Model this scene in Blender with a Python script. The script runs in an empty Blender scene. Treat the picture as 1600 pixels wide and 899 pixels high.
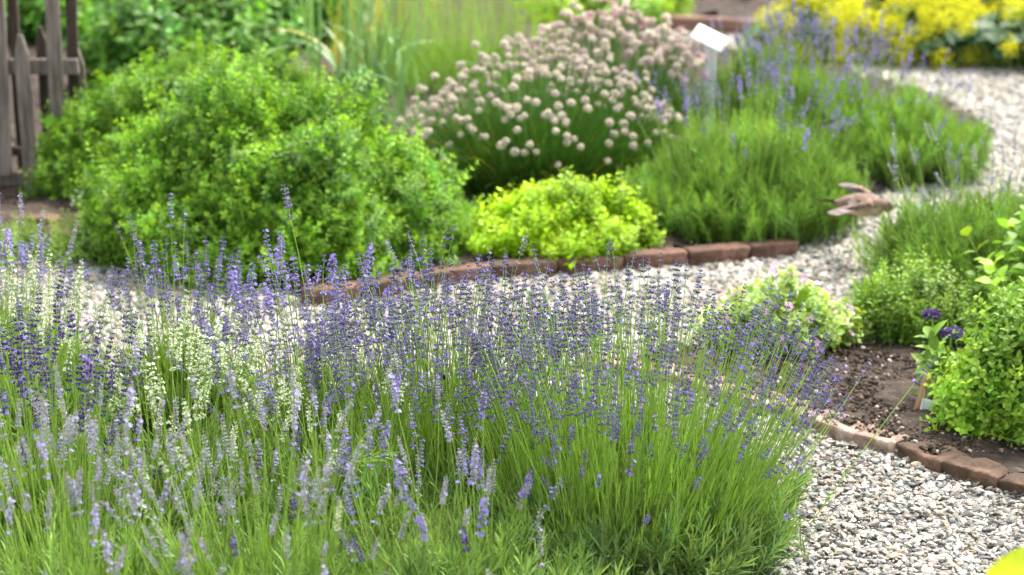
import bpy, bmesh, math, random
import numpy as np
from mathutils import Vector, Matrix, noise as mnoise

random.seed(7)
rng = np.random.default_rng(7)
SC = bpy.context.scene
COL = SC.collection
R = math.radians

# ---------------------------------------------------------------- camera
TH = R(15.7); CAMH = 1.6; F = 70 / 36 * 1600
cam_d = bpy.data.cameras.new('camera'); cam = bpy.data.objects.new('camera', cam_d); COL.objects.link(cam)
cam.location = (0, 0, CAMH); cam.rotation_euler = (R(90) - TH, 0, 0)
cam_d.lens = 70; cam_d.sensor_width = 36; cam_d.clip_start = 0.05; cam_d.clip_end = 500
cam_d.dof.use_dof = True; cam_d.dof.focus_distance = 4.05; cam_d.dof.aperture_fstop = 3.3
SC.camera = cam

# ---------------------------------------------------------------- sky, sun, exposure
SUN_EL = 58; SUN_AZ = 35          # azimuth clockwise from +Y (away from the camera)
w = bpy.data.worlds.new('World'); SC.world = w; w.use_nodes = True
nt = w.node_tree; bg = nt.nodes['Background']
sky = nt.nodes.new('ShaderNodeTexSky'); sky.sky_type = 'NISHITA'; sky.sun_disc = False
sky.sun_elevation = R(SUN_EL); sky.sun_rotation = R(SUN_AZ); sky.dust_density = 4.0; sky.air_density = 1.0; sky.ozone_density = 0.5
hz = nt.nodes.new('ShaderNodeHueSaturation'); hz.inputs['Saturation'].default_value = .42; nt.links.new(sky.outputs[0], hz.inputs['Color'])
wm = nt.nodes.new('ShaderNodeMix'); wm.data_type = 'RGBA'; wm.blend_type = 'MULTIPLY'; wm.inputs[0].default_value = 1; wm.inputs[7].default_value = (1.0, 1.0, .97, 1)   # bright thin cloud: a paler, warmer sky
nt.links.new(hz.outputs[0], wm.inputs[6]); nt.links.new(wm.outputs[2], bg.inputs[0]); bg.inputs[1].default_value = 0.15
sd = bpy.data.lights.new('sun', 'SUN'); sun = bpy.data.objects.new('sun', sd); COL.objects.link(sun)
sd.energy = 1.5; sd.angle = R(14); sd.color = (1.0, 0.965, 0.91)
sun.rotation_euler = Vector((math.sin(R(SUN_AZ)) * math.cos(R(SUN_EL)), math.cos(R(SUN_AZ)) * math.cos(R(SUN_EL)), math.sin(R(SUN_EL)))).to_track_quat('Z', 'Y').to_euler()
SC.view_settings.view_transform = 'Standard'; SC.view_settings.look = 'None'
SC.view_settings.exposure = 1.88; SC.view_settings.gamma = 1.0
SC.render.engine = 'CYCLES'
SC.cycles.max_bounces = 6; SC.cycles.diffuse_bounces = 4; SC.cycles.transmission_bounces = 3; SC.cycles.glossy_bounces = 2
SC.cycles.use_denoising = True

# ---------------------------------------------------------------- picture <-> place
def ray(px, py):
    u = (px - 800) / F; v = (449.5 - py) / F
    return np.array([u, math.cos(TH) + v * math.sin(TH), -math.sin(TH) + v * math.cos(TH)])
def P(px, py, h=0.0):
    d = ray(px, py); t = (h - CAMH) / d[2]
    return np.array([0, 0, CAMH]) + d * t
def Q(px, py, z):
    return np.array([0, 0, CAMH]) + ray(px, py) * z

# ---------------------------------------------------------------- materials
def new_mat(name):
    m = bpy.data.materials.new(name); m.use_nodes = True
    n = m.node_tree; b = n.nodes['Principled BSDF']
    return m, n, b
def leafmat(name, col, trans=0.35, rough=0.5, spec=0.35, var=0.12, tcol=None):
    m, n, b = new_mat(name)
    at = n.nodes.new('ShaderNodeAttribute'); at.attribute_name = 'tint'
    mul = n.nodes.new('ShaderNodeMix'); mul.data_type = 'RGBA'; mul.blend_type = 'MULTIPLY'; mul.inputs[0].default_value = 1
    mul.inputs[6].default_value = (*col, 1); n.links.new(at.outputs['Color'], mul.inputs[7])
    oi = n.nodes.new('ShaderNodeObjectInfo'); mr = n.nodes.new('ShaderNodeMapRange')
    mr.inputs[3].default_value = 1 - var; mr.inputs[4].default_value = 1 + var
    n.links.new(oi.outputs['Random'], mr.inputs[0])
    nz = n.nodes.new('ShaderNodeTexNoise'); nz.inputs['Scale'].default_value = 60
    tc = n.nodes.new('ShaderNodeTexCoord'); n.links.new(tc.outputs['Object'], nz.inputs['Vector'])
    mr2 = n.nodes.new('ShaderNodeMapRange'); mr2.inputs[3].default_value = .8; mr2.inputs[4].default_value = 1.2
    n.links.new(nz.outputs[0], mr2.inputs[0])
    mm = n.nodes.new('ShaderNodeMath'); mm.operation = 'MULTIPLY'; n.links.new(mr.outputs[0], mm.inputs[0]); n.links.new(mr2.outputs[0], mm.inputs[1])
    hs = n.nodes.new('ShaderNodeHueSaturation'); n.links.new(mul.outputs[2], hs.inputs['Color']); n.links.new(mm.outputs[0], hs.inputs['Value'])
    n.links.new(hs.outputs[0], b.inputs['Base Color'])
    b.inputs['Roughness'].default_value = rough; b.inputs['Specular IOR Level'].default_value = spec
    if trans > 0:
        tr = n.nodes.new('ShaderNodeBsdfTranslucent'); mx = n.nodes.new('ShaderNodeMixShader'); mx.inputs[0].default_value = trans
        h2 = n.nodes.new('ShaderNodeMix'); h2.data_type = 'RGBA'; h2.blend_type = 'MULTIPLY'; h2.inputs[0].default_value = 1
        h2.inputs[7].default_value = (*(tcol or (1.25, 1.2, .6)), 1); n.links.new(hs.outputs[0], h2.inputs[6])
        n.links.new(h2.outputs[2], tr.inputs[0]); n.links.new(b.outputs[0], mx.inputs[1]); n.links.new(tr.outputs[0], mx.inputs[2])
        n.links.new(mx.outputs[0], n.nodes['Material Output'].inputs[0])
    return m
def roughmat(name, c1, c2, scale=20, stretch=(1, 1, 1), rough=.85, bump=.3, bscale=80, c3=None, tint=False, spec=.3, lo=.35, hi=.65):
    m, n, b = new_mat(name)
    tc = n.nodes.new('ShaderNodeTexCoord'); mp = n.nodes.new('ShaderNodeMapping'); mp.inputs['Scale'].default_value = stretch
    n.links.new(tc.outputs['Object'], mp.inputs[0])
    nz = n.nodes.new('ShaderNodeTexNoise'); nz.inputs['Scale'].default_value = scale; nz.inputs['Detail'].default_value = 6; nz.inputs['Roughness'].default_value = .65
    n.links.new(mp.outputs[0], nz.inputs['Vector'])
    cr = n.nodes.new('ShaderNodeValToRGB'); e = cr.color_ramp.elements
    e[0].position = lo; e[0].color = (*c1, 1); e[1].position = hi; e[1].color = (*c2, 1)
    if c3: k = e.new((lo + hi) / 2 + .06); k.color = (*c3, 1)
    n.links.new(nz.outputs[0], cr.inputs[0]); out = cr.outputs[0]
    if tint:
        at = n.nodes.new('ShaderNodeAttribute'); at.attribute_name = 'tint'
        mul = n.nodes.new('ShaderNodeMix'); mul.data_type = 'RGBA'; mul.blend_type = 'MULTIPLY'; mul.inputs[0].default_value = 1
        n.links.new(out, mul.inputs[6]); n.links.new(at.outputs['Color'], mul.inputs[7]); out = mul.outputs[2]
    n.links.new(out, b.inputs['Base Color'])
    b.inputs['Roughness'].default_value = rough; b.inputs['Specular IOR Level'].default_value = spec
    n2 = n.nodes.new('ShaderNodeTexNoise'); n2.inputs['Scale'].default_value = bscale; n2.inputs['Detail'].default_value = 5
    n.links.new(mp.outputs[0], n2.inputs['Vector'])
    bp = n.nodes.new('ShaderNodeBump'); bp.inputs['Strength'].default_value = bump; bp.inputs['Distance'].default_value = .01
    n.links.new(n2.outputs[0], bp.inputs['Height']); n.links.new(bp.outputs[0], b.inputs['Normal'])
    return m

M = {}
M['stem'] = leafmat('green_stalk', (.30, .46, .08), .2)
M['lavleaf'] = leafmat('lavender_leaf', (.22, .38, .055), .3, .55)
M['lavleaf_grey'] = leafmat('grey_lavender_leaf', (.18, .30, .09), .25, .6)
M['lavleaf_far'] = leafmat('mid_green_lavender_leaf', (.155, .29, .05), .28, .55)
M['bud_violet'] = leafmat('violet_bud', (.115, .085, .25), .1, .65, .2, tcol=(1.1, 1, 1.1))
M['bud_dark'] = leafmat('dark_violet_bud', (.075, .038, .20), .1, .65, .2, tcol=(1.1, 1, 1.1))
M['bud_blue'] = leafmat('blue_lilac_bud', (.20, .17, .37), .15, .65, .2, tcol=(1, 1, 1.1))
M['bud_pale'] = leafmat('pale_lilac_calyx', (.36, .33, .42), .15, .7, .2, tcol=(1, 1, 1.05))
M['bud_white'] = leafmat('cream_calyx', (.52, .58, .34), .2, .7, .2, tcol=(1, 1, .9))
M['petal_lilac'] = leafmat('lilac_petal', (.36, .27, .72), .35, .6, .2, tcol=(1.05, 1, 1.05))
M['petal_pale'] = leafmat('pale_lilac_petal', (.50, .42, .80), .35, .6, .2, tcol=(1.05, 1, 1.05))
M['petal_white'] = leafmat('white_petal', (.78, .80, .66), .35, .6, .2, tcol=(1, 1, 1))
M['savory'] = leafmat('small_green_leaf', (.118, .285, .030), .38, .5)
M['golden'] = leafmat('golden_leaf', (.37, .58, .018), .40, .5)
M['mint'] = leafmat('lemon_green_leaf', (.22, .42, .05), .35, .5)
M['midleaf'] = leafmat('mid_green_leaf', (.17, .32, .035), .35, .5)
M['darkleaf'] = leafmat('dark_green_leaf', (.075, .20, .025), .35, .45)
M['lobeleaf'] = leafmat('lobed_green_leaf', (.06, .13, .045), .25, .55)
M['fernleaf'] = leafmat('fresh_yellow_green_leaf', (.25, .42, .03), .4, .5)
M['chive'] = leafmat('chive_blade', (.15, .31, .055), .35, .4)
M['leek'] = leafmat('blue_green_strap_leaf', (.16, .30, .10), .25, .45)
M['strawtip'] = leafmat('withered_orange_tip', (.55, .32, .09), .3, .6)
M['chivehead'] = leafmat('papery_cream_floret', (.80, .72, .58), .3, .7, .2, tcol=(1, 1, 1))
M['chivecore'] = leafmat('green_flower_core', (.30, .34, .18), .1, .7)
M['yellow'] = leafmat('acid_yellow_flower', (.70, .68, .035), .35, .6, .2, tcol=(1.1, 1.1, .6))
M['pink'] = leafmat('pale_pink_petal', (.72, .46, .62), .4, .6, .2, tcol=(1, 1, 1))
M['purple'] = leafmat('deep_purple_petal', (.055, .012, .15), .2, .6, .2, tcol=(1, 1, 1))
M['varieg'] = leafmat('pale_edged_leaf', (.30, .44, .11), .35, .5)
M['bigleaf'] = leafmat('yellow_green_broad_leaf', (.38, .52, .03), .45, .45)
M['wood_twig'] = roughmat('bark_twig', (.07, .05, .035), (.19, .14, .10), 40, tint=True)
M['pebble'] = roughmat('pebble_stone', (.72, .72, .72), (1.1, 1.08, 1.05), 45, rough=.7, bump=.25, bscale=160, tint=True, spec=.35)
M['crumb'] = roughmat('soil_crumb', (.6, .55, .5), (1.2, 1.1, 1.0), 90, tint=True, rough=.95, bump=.4, bscale=200)
M['soil'] = roughmat('dark_soil', (.026, .018, .013), (.10, .070, .052), 28, bump=.9, bscale=60, rough=.95, c3=(.055, .038, .028))
M['brick'] = roughmat('old_red_brick', (.07, .042, .030), (.24, .15, .11), 16, bump=.6, bscale=90, c3=(.165, .085, .06), rough=.9)
M['brick_dark'] = roughmat('mossy_dark_brick', (.055, .040, .028), (.20, .12, .085), 11, bump=.6, bscale=80, c3=(.12, .07, .045), rough=.9)
M['brick_pale'] = roughmat('weathered_pink_brick', (.17, .12, .09), (.46, .37, .30), 13, bump=.8, bscale=70, c3=(.32, .22, .17), rough=.9)
M['wood_grey'] = roughmat('weathered_grey_wood', (.075, .060, .048), (.25, .21, .18), 9, (6, 6, .5), bump=.4, bscale=30)
M['wood_dark'] = roughmat('dark_weathered_wood', (.028, .020, .015), (.085, .06, .045), 9, (6, 6, .5), bump=.4, bscale=30)
M['wood_rust'] = roughmat('reddish_timber', (.13, .07, .05), (.30, .17, .12), 9, (.5, 6, 6), bump=.4, bscale=30)
M['wood_new'] = roughmat('fresh_pine_wood', (.50, .27, .14), (.66, .42, .26), 12, (6, 6, .6), bump=.15, bscale=40)
M['white_sheet'] = roughmat('white_enamel', (.74, .77, .79), (.82, .84, .85), 12, bump=.03, rough=.35)
M['post_metal'] = roughmat('pale_grey_metal', (.58, .60, .61), (.72, .74, .75), 20, bump=.1, rough=.45)
M['feather'] = roughmat('brown_feather', (.14, .085, .06), (.40, .29, .22), 60, (1, 1, 1), bump=.3, bscale=140, c3=(.24, .16, .12))
M['feather_dark'] = roughmat('dark_wing_feather', (.07, .055, .055), (.26, .20, .18), 50, bump=.3, bscale=140)
M['feather_pale'] = roughmat('buff_belly_feather', (.40, .28, .21), (.58, .45, .36), 60, bump=.3, bscale=140)
M['horn'] = roughmat('dark_horn', (.02, .018, .016), (.05, .045, .04), 60, rough=.3, bump=.05)
M['fuzz_black'] = leafmat('black_fuzz', (.012, .010, .010), 0, .8)
M['fuzz_yellow'] = leafmat('yellow_fuzz', (.45, .28, .04), .1, .8)
M['wingfilm'] = leafmat('brown_wing_membrane', (.26, .17, .08), .4, .3, .5)

# ---------------------------------------------------------------- templates
class T:
    def __init__(s, V, Fc, mat=0, col=(1, 1, 1)):
        s.V = np.asarray(V, float).reshape(-1, 3)
        s.L = np.array([i for f in Fc for i in f], int); s.C = np.array([len(f) for f in Fc], int)
        s.m = np.full(len(s.C), mat, int)
        c = np.asarray(col, float); s.c = np.tile(c, (len(s.V), 1)) if c.ndim == 1 else c
    def copy(s):
        t = T.__new__(T); t.V = s.V.copy(); t.L = s.L.copy(); t.C = s.C.copy(); t.m = s.m.copy(); t.c = s.c.copy(); return t
    def x(s, A=None, t=(0, 0, 0), k=1.0, col=None, mat=None):
        o = s.copy()
        if A is not None: o.V = o.V @ np.asarray(A).T
        o.V = o.V * k + np.asarray(t)
        if col is not None: o.c = o.c * np.asarray(col)
        if mat is not None: o.m[:] = mat
        return o
def join(ts):
    o = T.__new__(T); off = 0; V = []; L = []; C = []; m = []; c = []
    for t in ts:
        V.append(t.V); L.append(t.L + off); C.append(t.C); m.append(t.m); c.append(t.c); off += len(t.V)
    o.V = np.concatenate(V); o.L = np.concatenate(L); o.C = np.concatenate(C); o.m = np.concatenate(m); o.c = np.concatenate(c)
    return o
PROF = {
    'ovate': lambda t: math.sin(math.pi * min(1, t ** .75)) ** .8,
    'linear': lambda t: min(1, 6 * t + .35) * (1 - t ** 4),
    'lance': lambda t: math.sin(math.pi * (t * .93 + .05)) ** .7,
    'strap': lambda t: (1 - t * .55) if t < .8 else .56 * (1 - (t - .8) / .2) + .02,
    'paddle': lambda t: (.28 + .1 * t) if t < .3 else .28 + .75 * math.sin(math.pi * (t - .3) / .72) ** .6,
}
def leaf(l, w_, n=2, fold=.25, bend=.5, prof='ovate', mat=0, mid=True, tipcol=None, wave=0):
    V = []; Fc = []; c = []; y = z = 0; a = 0
    if n == 1: return T([(0, 0, 0), (w_ / 2, l * .5, fold * w_ / 2), (0, l, -bend * l * .3), (-w_ / 2, l * .5, fold * w_ / 2)], [(0, 1, 2, 3)], mat)
    for i in range(n + 1):
        t = i / n; ww = w_ * .5 * max(.0, PROF[prof](t))
        col = (1, 1, 1) if tipcol is None else tuple(1 + (tipcol[k] - 1) * max(0, (t - .5) * 2) for k in range(3))
        tip = i == n
        if tip: V.append((0, y, z)); c.append(col)
        elif mid: 
            wz = wave * math.sin(i * 2.3)
            V += [(-ww, y, z + fold * ww + wz), (0, y, z), (ww, y, z + fold * ww - wz)]; c += [col] * 3
        else: V += [(-ww, y, z), (ww, y, z)]; c += [col] * 2
        a = bend * (i + .5) / n
        y += math.cos(a) * l / n; z -= math.sin(a) * l / n
    k = 3 if mid else 2
    for i in range(n):
        b = i * k
        if i == n - 1:
            tp = n * k
            Fc += [(b, b + 1, tp), (b + 1, b + 2, tp)] if mid else [(b, b + 1, tp)]
        else:
            Fc += [(b, b + 1, b + k + 1, b + k), (b + 1, b + 2, b + k + 2, b + k + 1)] if mid else [(b, b + 1, b + k + 1, b + k)]
    return T(V, Fc, mat, np.array(c))
def frame(d, up=(0, 0, 1)):
    d = np.asarray(d, float); d = d / np.linalg.norm(d); a = np.cross(up, d)
    if np.linalg.norm(a) < 1e-4: a = np.cross((1, 0, 0), d)
    a /= np.linalg.norm(a); b = np.cross(d, a); return a, b, d
def tube(pts, rad, sides=3, mat=0, col=(1, 1, 1), cap=False):
    pts = np.asarray(pts, float); V = []; Fc = []; n = len(pts)
    rad = [rad] * n if np.isscalar(rad) else rad
    up = np.array([0.31, 0.95, 0.02])
    for i in range(n):
        d = pts[min(i + 1, n - 1)] - pts[max(i - 1, 0)]; a, b, _ = frame(d, up)
        for k in range(sides):
            q = 2 * math.pi * k / sides; V.append(pts[i] + rad[i] * (a * math.cos(q) + b * math.sin(q)))
    for i in range(n - 1):
        for k in range(sides):
            k2 = (k + 1) % sides; Fc.append((i * sides + k, i * sides + k2, (i + 1) * sides + k2, (i + 1) * sides + k))
    if cap: Fc += [tuple(range(sides))[::-1], tuple((n - 1) * sides + k for k in range(sides))]
    return T(V, Fc, mat, col)
def bud(l, r, sides=5, mat=0, col=(1, 1, 1), col2=None):
    V = [(0, 0, 0)]; c = [col2 or col]
    for z, rr in ((.3, .85), (.72, 1)):
        for k in range(sides):
            q = 2 * math.pi * k / sides; V.append((r * rr * math.cos(q), r * rr * math.sin(q), l * z)); c.append(col)
    V.append((0, 0, l)); c.append(col); Fc = []
    for k in range(sides):
        k2 = (k + 1) % sides
        Fc += [(0, 1 + k2, 1 + k), (1 + k, 1 + k2, 1 + sides + k2, 1 + sides + k), (1 + sides + k, 1 + sides + k2, 2 * sides + 1)]
    return T(V, Fc, mat, np.array(c))
def MZ(d, roll=0):
    a, b, d = frame(d); c, s = math.cos(roll), math.sin(roll)
    return np.stack([a * c + b * s, b * c - a * s, d], axis=1)
def MY(d, nrm):                       # leaf: local Y along d, local Z near nrm
    d = np.asarray(d, float); d = d / np.linalg.norm(d); x = np.cross(d, nrm); x /= np.linalg.norm(x) + 1e-9
    return np.stack([x, d, np.cross(x, d)], axis=1)
def shoot(l, nodes, lf, per=2, pitch=.7, prof=lambda t: 1.0, r=.0012, bend=.3, twist=1.57, start=.1, matstem=1, rnd=.15, tipcol=(1.25, 1.15, 1), segs=4, leafcol=None):
    pts = []; x = z = 0; a0 = random.uniform(0, .15)
    for i in range(segs + 1):
        pts.append((x, 0, z)); a = a0 + bend * i / segs; x += math.sin(a) * l / segs; z += math.cos(a) * l / segs
    pts = np.array(pts); ts = [tube(pts, [r * (1 - .6 * i / segs) for i in range(segs + 1)], 3, matstem)]
    az = random.uniform(0, 6)
    for i in range(nodes):
        t = start + (1 - start) * i / max(1, nodes - 1); f = min(t * segs, segs - 1e-6); k = int(f)
        p = pts[k] + (pts[k + 1] - pts[k]) * (f - k); tg = pts[k + 1] - pts[k]; a, b, tg = frame(tg)
        for j in range(per):
            q = az + 2 * math.pi * j / per + random.uniform(-.25, .25); rd = a * math.cos(q) + b * math.sin(q)
            pt = pitch + (.5 * t ** 3) + random.uniform(-rnd, rnd); pt = min(pt, 1.45)
            d = tg * math.sin(pt) + rd * math.cos(pt); nn = tg * math.cos(pt) - rd * math.sin(pt)
            s = prof(t) * random.uniform(.8, 1.15)
            g = random.uniform(.85, 1.12); cc = np.array([1 + (tipcol[m_] - 1) * t ** 2 for m_ in range(3)]) * g
            ts.append(lf.x(MY(d, nn), p, s, cc))
        az += twist + random.uniform(-.2, .2)
    return join(ts)

class Geo:
    def __init__(s): s.V = []; s.L = []; s.C = []; s.m = []; s.c = []; s.n = 0
    def add(s, t, A, pos, k=None, tint=None):
        A = np.asarray(A); pos = np.atleast_2d(pos); n = len(pos)
        if A.ndim == 2: A = np.tile(A, (n, 1, 1))
        k = np.ones(n) if k is None else np.broadcast_to(k, (n,)); tint = np.ones((n, 3)) if tint is None else np.broadcast_to(tint, (n, 3))
        nv = len(t.V)
        V = np.einsum('nij,vj->nvi', A, t.V) * k[:, None, None] + pos[:, None, :]
        s.V.append(V.reshape(-1, 3)); s.c.append((t.c[None] * tint[:, None, :]).reshape(-1, 3))
        s.L.append((t.L[None] + (np.arange(n) * nv)[:, None] + s.n).reshape(-1)); s.C.append(np.tile(t.C, n)); s.m.append(np.tile(t.m, n)); s.n += n * nv
    def one(s, t, A=np.eye(3), pos=(0, 0, 0), k=1.0, tint=(1, 1, 1)): s.add(t, A, [pos], k, [tint])
    def build(s, name, mats, parent=None, smooth=True, origin=None):
        V = np.concatenate(s.V); L = np.concatenate(s.L); C = np.concatenate(s.C)
        if origin is not None: V = V - np.asarray(origin)
        me = bpy.data.meshes.new(name); me.vertices.add(len(V)); me.vertices.foreach_set('co', V.astype(np.float32).ravel())
        me.loops.add(len(L)); me.loops.foreach_set('vertex_index', L.astype(np.int32))
        me.polygons.add(len(C)); st = np.concatenate([[0], np.cumsum(C)[:-1]]); me.polygons.foreach_set('loop_start', st.astype(np.int32))
        for m_ in mats: me.materials.append(M[m_])
        me.polygons.foreach_set('material_index', np.concatenate(s.m).astype(np.int32))
        me.update(calc_edges=True)
        me.polygons.foreach_set('use_smooth', np.full(len(C), smooth))
        at = me.color_attributes.new('tint', 'FLOAT_COLOR', 'POINT'); c = np.ones((len(V), 4), np.float32); c[:, :3] = np.concatenate(s.c)
        at.data.foreach_set('color', c.ravel())
        o = bpy.data.objects.new(name, me); COL.objects.link(o)
        if origin is not None and parent is None: o.location = origin
        if parent is not None: o.parent = parent
        return o
def basis(D, roll=None, up=None):     # local Z = D (n,3), random roll
    D = D / np.linalg.norm(D, axis=1, keepdims=True); n = len(D)
    ref = np.tile([0.3, 1, .05], (n, 1)) if up is None else up
    X = np.cross(ref, D); X /= np.linalg.norm(X, axis=1, keepdims=True) + 1e-9; Y = np.cross(D, X)
    roll = rng.uniform(0, 6.283, n) if roll is None else roll
    c, s = np.cos(roll)[:, None], np.sin(roll)[:, None]
    return np.stack([X * c + Y * s, Y * c - X * s, D], axis=2)

def tag(o, label=None, cat=None, group=None, kind=None):
    if label: o['label'] = label
    if cat: o['category'] = cat
    if group: o['group'] = group
    if kind: o['kind'] = kind
    return o
def thing(name, label, cat, loc, group=None):
    o = bpy.data.objects.new(name, None); COL.objects.link(o); o.location = loc; o.empty_display_size = .05
    return tag(o, label, cat, group)

def poly_in(pts, poly):
    x, y = pts[:, 0], pts[:, 1]; ins = np.zeros(len(pts), bool); n = len(poly)
    for i in range(n):
        x1, y1 = poly[i][:2]; x2, y2 = poly[(i + 1) % n][:2]
        c = ((y1 > y) != (y2 > y)) & (x < (x2 - x1) * (y - y1) / (y2 - y1 + 1e-12) + x1); ins ^= c
    return ins
def to_px(p):
    d = p - np.array([0, 0, CAMH]); f = np.array([0, math.cos(TH), -math.sin(TH)]); u = np.array([0, math.sin(TH), math.cos(TH)])
    z = d @ f; return 800 + F * d[:, 0] / z, 449.5 - F * (d @ u) / z, z

# ---------------------------------------------------------------- ground, beds, path
BED_FRONT = [P(*q) for q in [(-700, 640), (-60, 600), (200, 620), (470, 640), (800, 740), (1130, 800), (1215, 900), (1215, 1180), (700, 1500), (-700, 1500)]]
BED_RIGHT = [P(*q) for q in [(960, 580), (1060, 600), (1140, 627), (1210, 647), (1270, 670), (1330, 692), (1393, 706), (1470, 734), (1555, 759), (1700, 792), (2200, 860), (2300, 420), (1700, 400), (1450, 505), (1385, 552), (1250, 552), (1050, 558)]]
BED_BACK = [P(*q) for q in [(-700, 445), (0, 405), (120, 412), (330, 446), (478, 470), (565, 466), (668, 448), (772, 436), (872, 427), (975, 420), (1078, 413), (1175, 404), (1245, 395), (1300, 350), (1370, 312), (1530, 268), (1560, 215), (1480, 160), (1300, 110), (1160, 82), (1020, 62), (880, 5), (640, -20), (560, -50), (300, -120), (-900, -120)]]
BED_FAR = [P(*q) for q in [(1186, 100), (1400, 106), (1700, 112), (2300, 126), (2500, -230), (830, -200), (820, 22), (1060, 36), (1120, 40), (1180, 60)]]
BEDS = [BED_FRONT, BED_RIGHT, BED_BACK, BED_FAR]

g = Geo(); g.one(T([(-90, -60, 0), (90, -60, 0), (90, 160, 0), (-90, 160, 0)], [(0, 1, 2, 3)]))
m, n, b = new_mat('gravel_ground')
tc = n.nodes.new('ShaderNodeTexCoord'); vo = n.nodes.new('ShaderNodeTexVoronoi'); vo.inputs['Scale'].default_value = 48
n.links.new(tc.outputs['Object'], vo.inputs['Vector'])
cr = n.nodes.new('ShaderNodeValToRGB'); e = cr.color_ramp.elements; e[0].color = (.08, .08, .075, 1); e[1].color = (.45, .43, .40, 1); e[0].position = .1; e[1].position = .9
sx = n.nodes.new('ShaderNodeSeparateColor'); n.links.new(vo.outputs['Color'], sx.inputs[0]); n.links.new(sx.outputs[0], cr.inputs[0])
n.links.new(cr.outputs[0], b.inputs['Base Color']); b.inputs['Roughness'].default_value = .9
bp = n.nodes.new('ShaderNodeBump'); bp.inputs['Strength'].default_value = .8; bp.inputs['Distance'].default_value = .01; bp.invert = True
n.links.new(vo.outputs['Distance'], bp.inputs['Height']); n.links.new(bp.outputs[0], b.inputs['Normal']); M['gravel_ground'] = m
tag(g.build('ground', ['gravel_ground']), 'pale gravel ground between the planting beds', None, None, 'structure')

def bed(poly, name, step, h=.03):
    poly = np.array(poly); x0, y0 = poly[:, :2].min(0); x1, y1 = poly[:, :2].max(0)
    x0 = max(x0, -7); x1 = min(x1, 7); y1 = min(y1, 22)
    xs = np.arange(x0, x1, step); ys = np.arange(y0, y1, step); X, Y = np.meshgrid(xs, ys); pts = np.stack([X.ravel(), Y.ravel()], 1)
    ins = poly_in(pts, poly).reshape(X.shape)
    Z = np.array([h + .35 * step * 2 * mnoise.fractal(Vector((p[0] * 9, p[1] * 9, 3.3)), 1, 2.2, 4) for p in pts]).reshape(X.shape)
    V = np.stack([X, Y, Z], 2).reshape(-1, 3); nx = X.shape[1]; Fc = []
    for j in range(X.shape[0] - 1):
        for i in range(nx - 1):
            if ins[j, i] and ins[j + 1, i] and ins[j, i + 1] and ins[j + 1, i + 1]: a = j * nx + i; Fc.append((a, a + 1, a + 1 + nx, a + nx))
    if not Fc: return
    g = Geo(); g.one(T(V, Fc)); o = g.build(name, ['soil']); tag(o, 'dark crumbly garden soil of the bed', None, None, 'structure')
    o.data.materials[0] = M['soil']
bed(BED_FRONT, 'soil_bed', .04); bed(BED_RIGHT, 'soil_bed', .02); bed(BED_BACK, 'soil_bed', .05); bed(BED_FAR, 'soil_bed', .12)

def ico(sub):
    bm = bmesh.new(); bmesh.ops.create_icosphere(bm, subdivisions=sub, radius=1)
    V = np.array([v.co[:] for v in bm.verts]); Fc = [[v.index for v in f.verts] for f in bm.faces]; bm.free(); return V, Fc
def pebble_t(sub, flat=.40, cuts=10):
    V, Fc = ico(sub); V = V.copy()
    for _ in range(cuts):
        d = rng.normal(size=3); d /= np.linalg.norm(d); lim = rng.uniform(.32, .75); ex = V @ d - lim; V -= np.outer(np.maximum(ex, 0) * .95, d)
    V *= np.array([1, rng.uniform(.6, .9), rng.uniform(flat * .7, flat * 1.2)]); return T(V, Fc)
PAL = np.array([(.64, .62, .57), (.72, .71, .67), (.50, .49, .46), (.36, .37, .36), (.26, .28, .29), (.30, .34, .36), (.52, .44, .36), (.42, .36, .30), (.56, .44, .38), (.14, .14, .145), (.44, .45, .40), (.80, .79, .76)])
PW = np.array([3, 2.4, 3, 2.4, 1.5, 1, 1.6, 1.3, .8, .8, 1.4, .9]); PW /= PW.sum()
def scatter(n, ymin, ymax, margin=90):
    Y = ymin + (ymax - ymin) * rng.random(n * 3) ; half = (800 + margin) / F * (Y * math.cos(TH) + CAMH * math.sin(TH))
    hm = half.max(); X = rng.uniform(-hm, hm, n * 3); k = np.abs(X) < half; pts = np.stack([X[k], Y[k]], 1)
    return pts
g = Geo()
near_t = [pebble_t(2) for _ in range(10)]; far_t = [pebble_t(1, .6, 3) for _ in range(8)]
def lay(dens, y0, y1, tmpl, s0, s1, white=0):
    hm = 1.0 * 900 / F * (y1 * math.cos(TH) + CAMH * math.sin(TH)); n_ = int(dens * (y1 - y0) * 2 * hm)
    X = rng.uniform(-hm, hm, n_); Y = rng.uniform(y0, y1, n_); k = np.abs(X) < 920 / F * (Y * math.cos(TH) + CAMH * math.sin(TH)); pts = np.stack([X[k], Y[k]], 1)
    for bd in BEDS: pts = pts[~poly_in(pts, bd)]
    ch = rng.integers(0, len(tmpl), len(pts))
    for i, t in enumerate(tmpl):
        q = pts[ch == i]; n2 = len(q)
        if not n2: continue
        D = np.stack([rng.normal(0, .33, n2), rng.normal(0, .33, n2), np.ones(n2)], 1); k = s0 + (s1 - s0) * rng.random(n2) ** 2.1
        pos = np.concatenate([q, (k * .25 + rng.uniform(0, .007, n2))[:, None]], 1)
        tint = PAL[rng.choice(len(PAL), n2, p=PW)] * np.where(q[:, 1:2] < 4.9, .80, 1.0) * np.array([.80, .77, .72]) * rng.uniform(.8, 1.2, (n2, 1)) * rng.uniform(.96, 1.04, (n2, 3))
        tint = tint * (1 + .18 * np.array([mnoise.noise(Vector((p[0] * 3, p[1] * 3, 1))) for p in q]))[:, None]
        g.add(t, basis(D), pos, k, tint)
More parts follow.
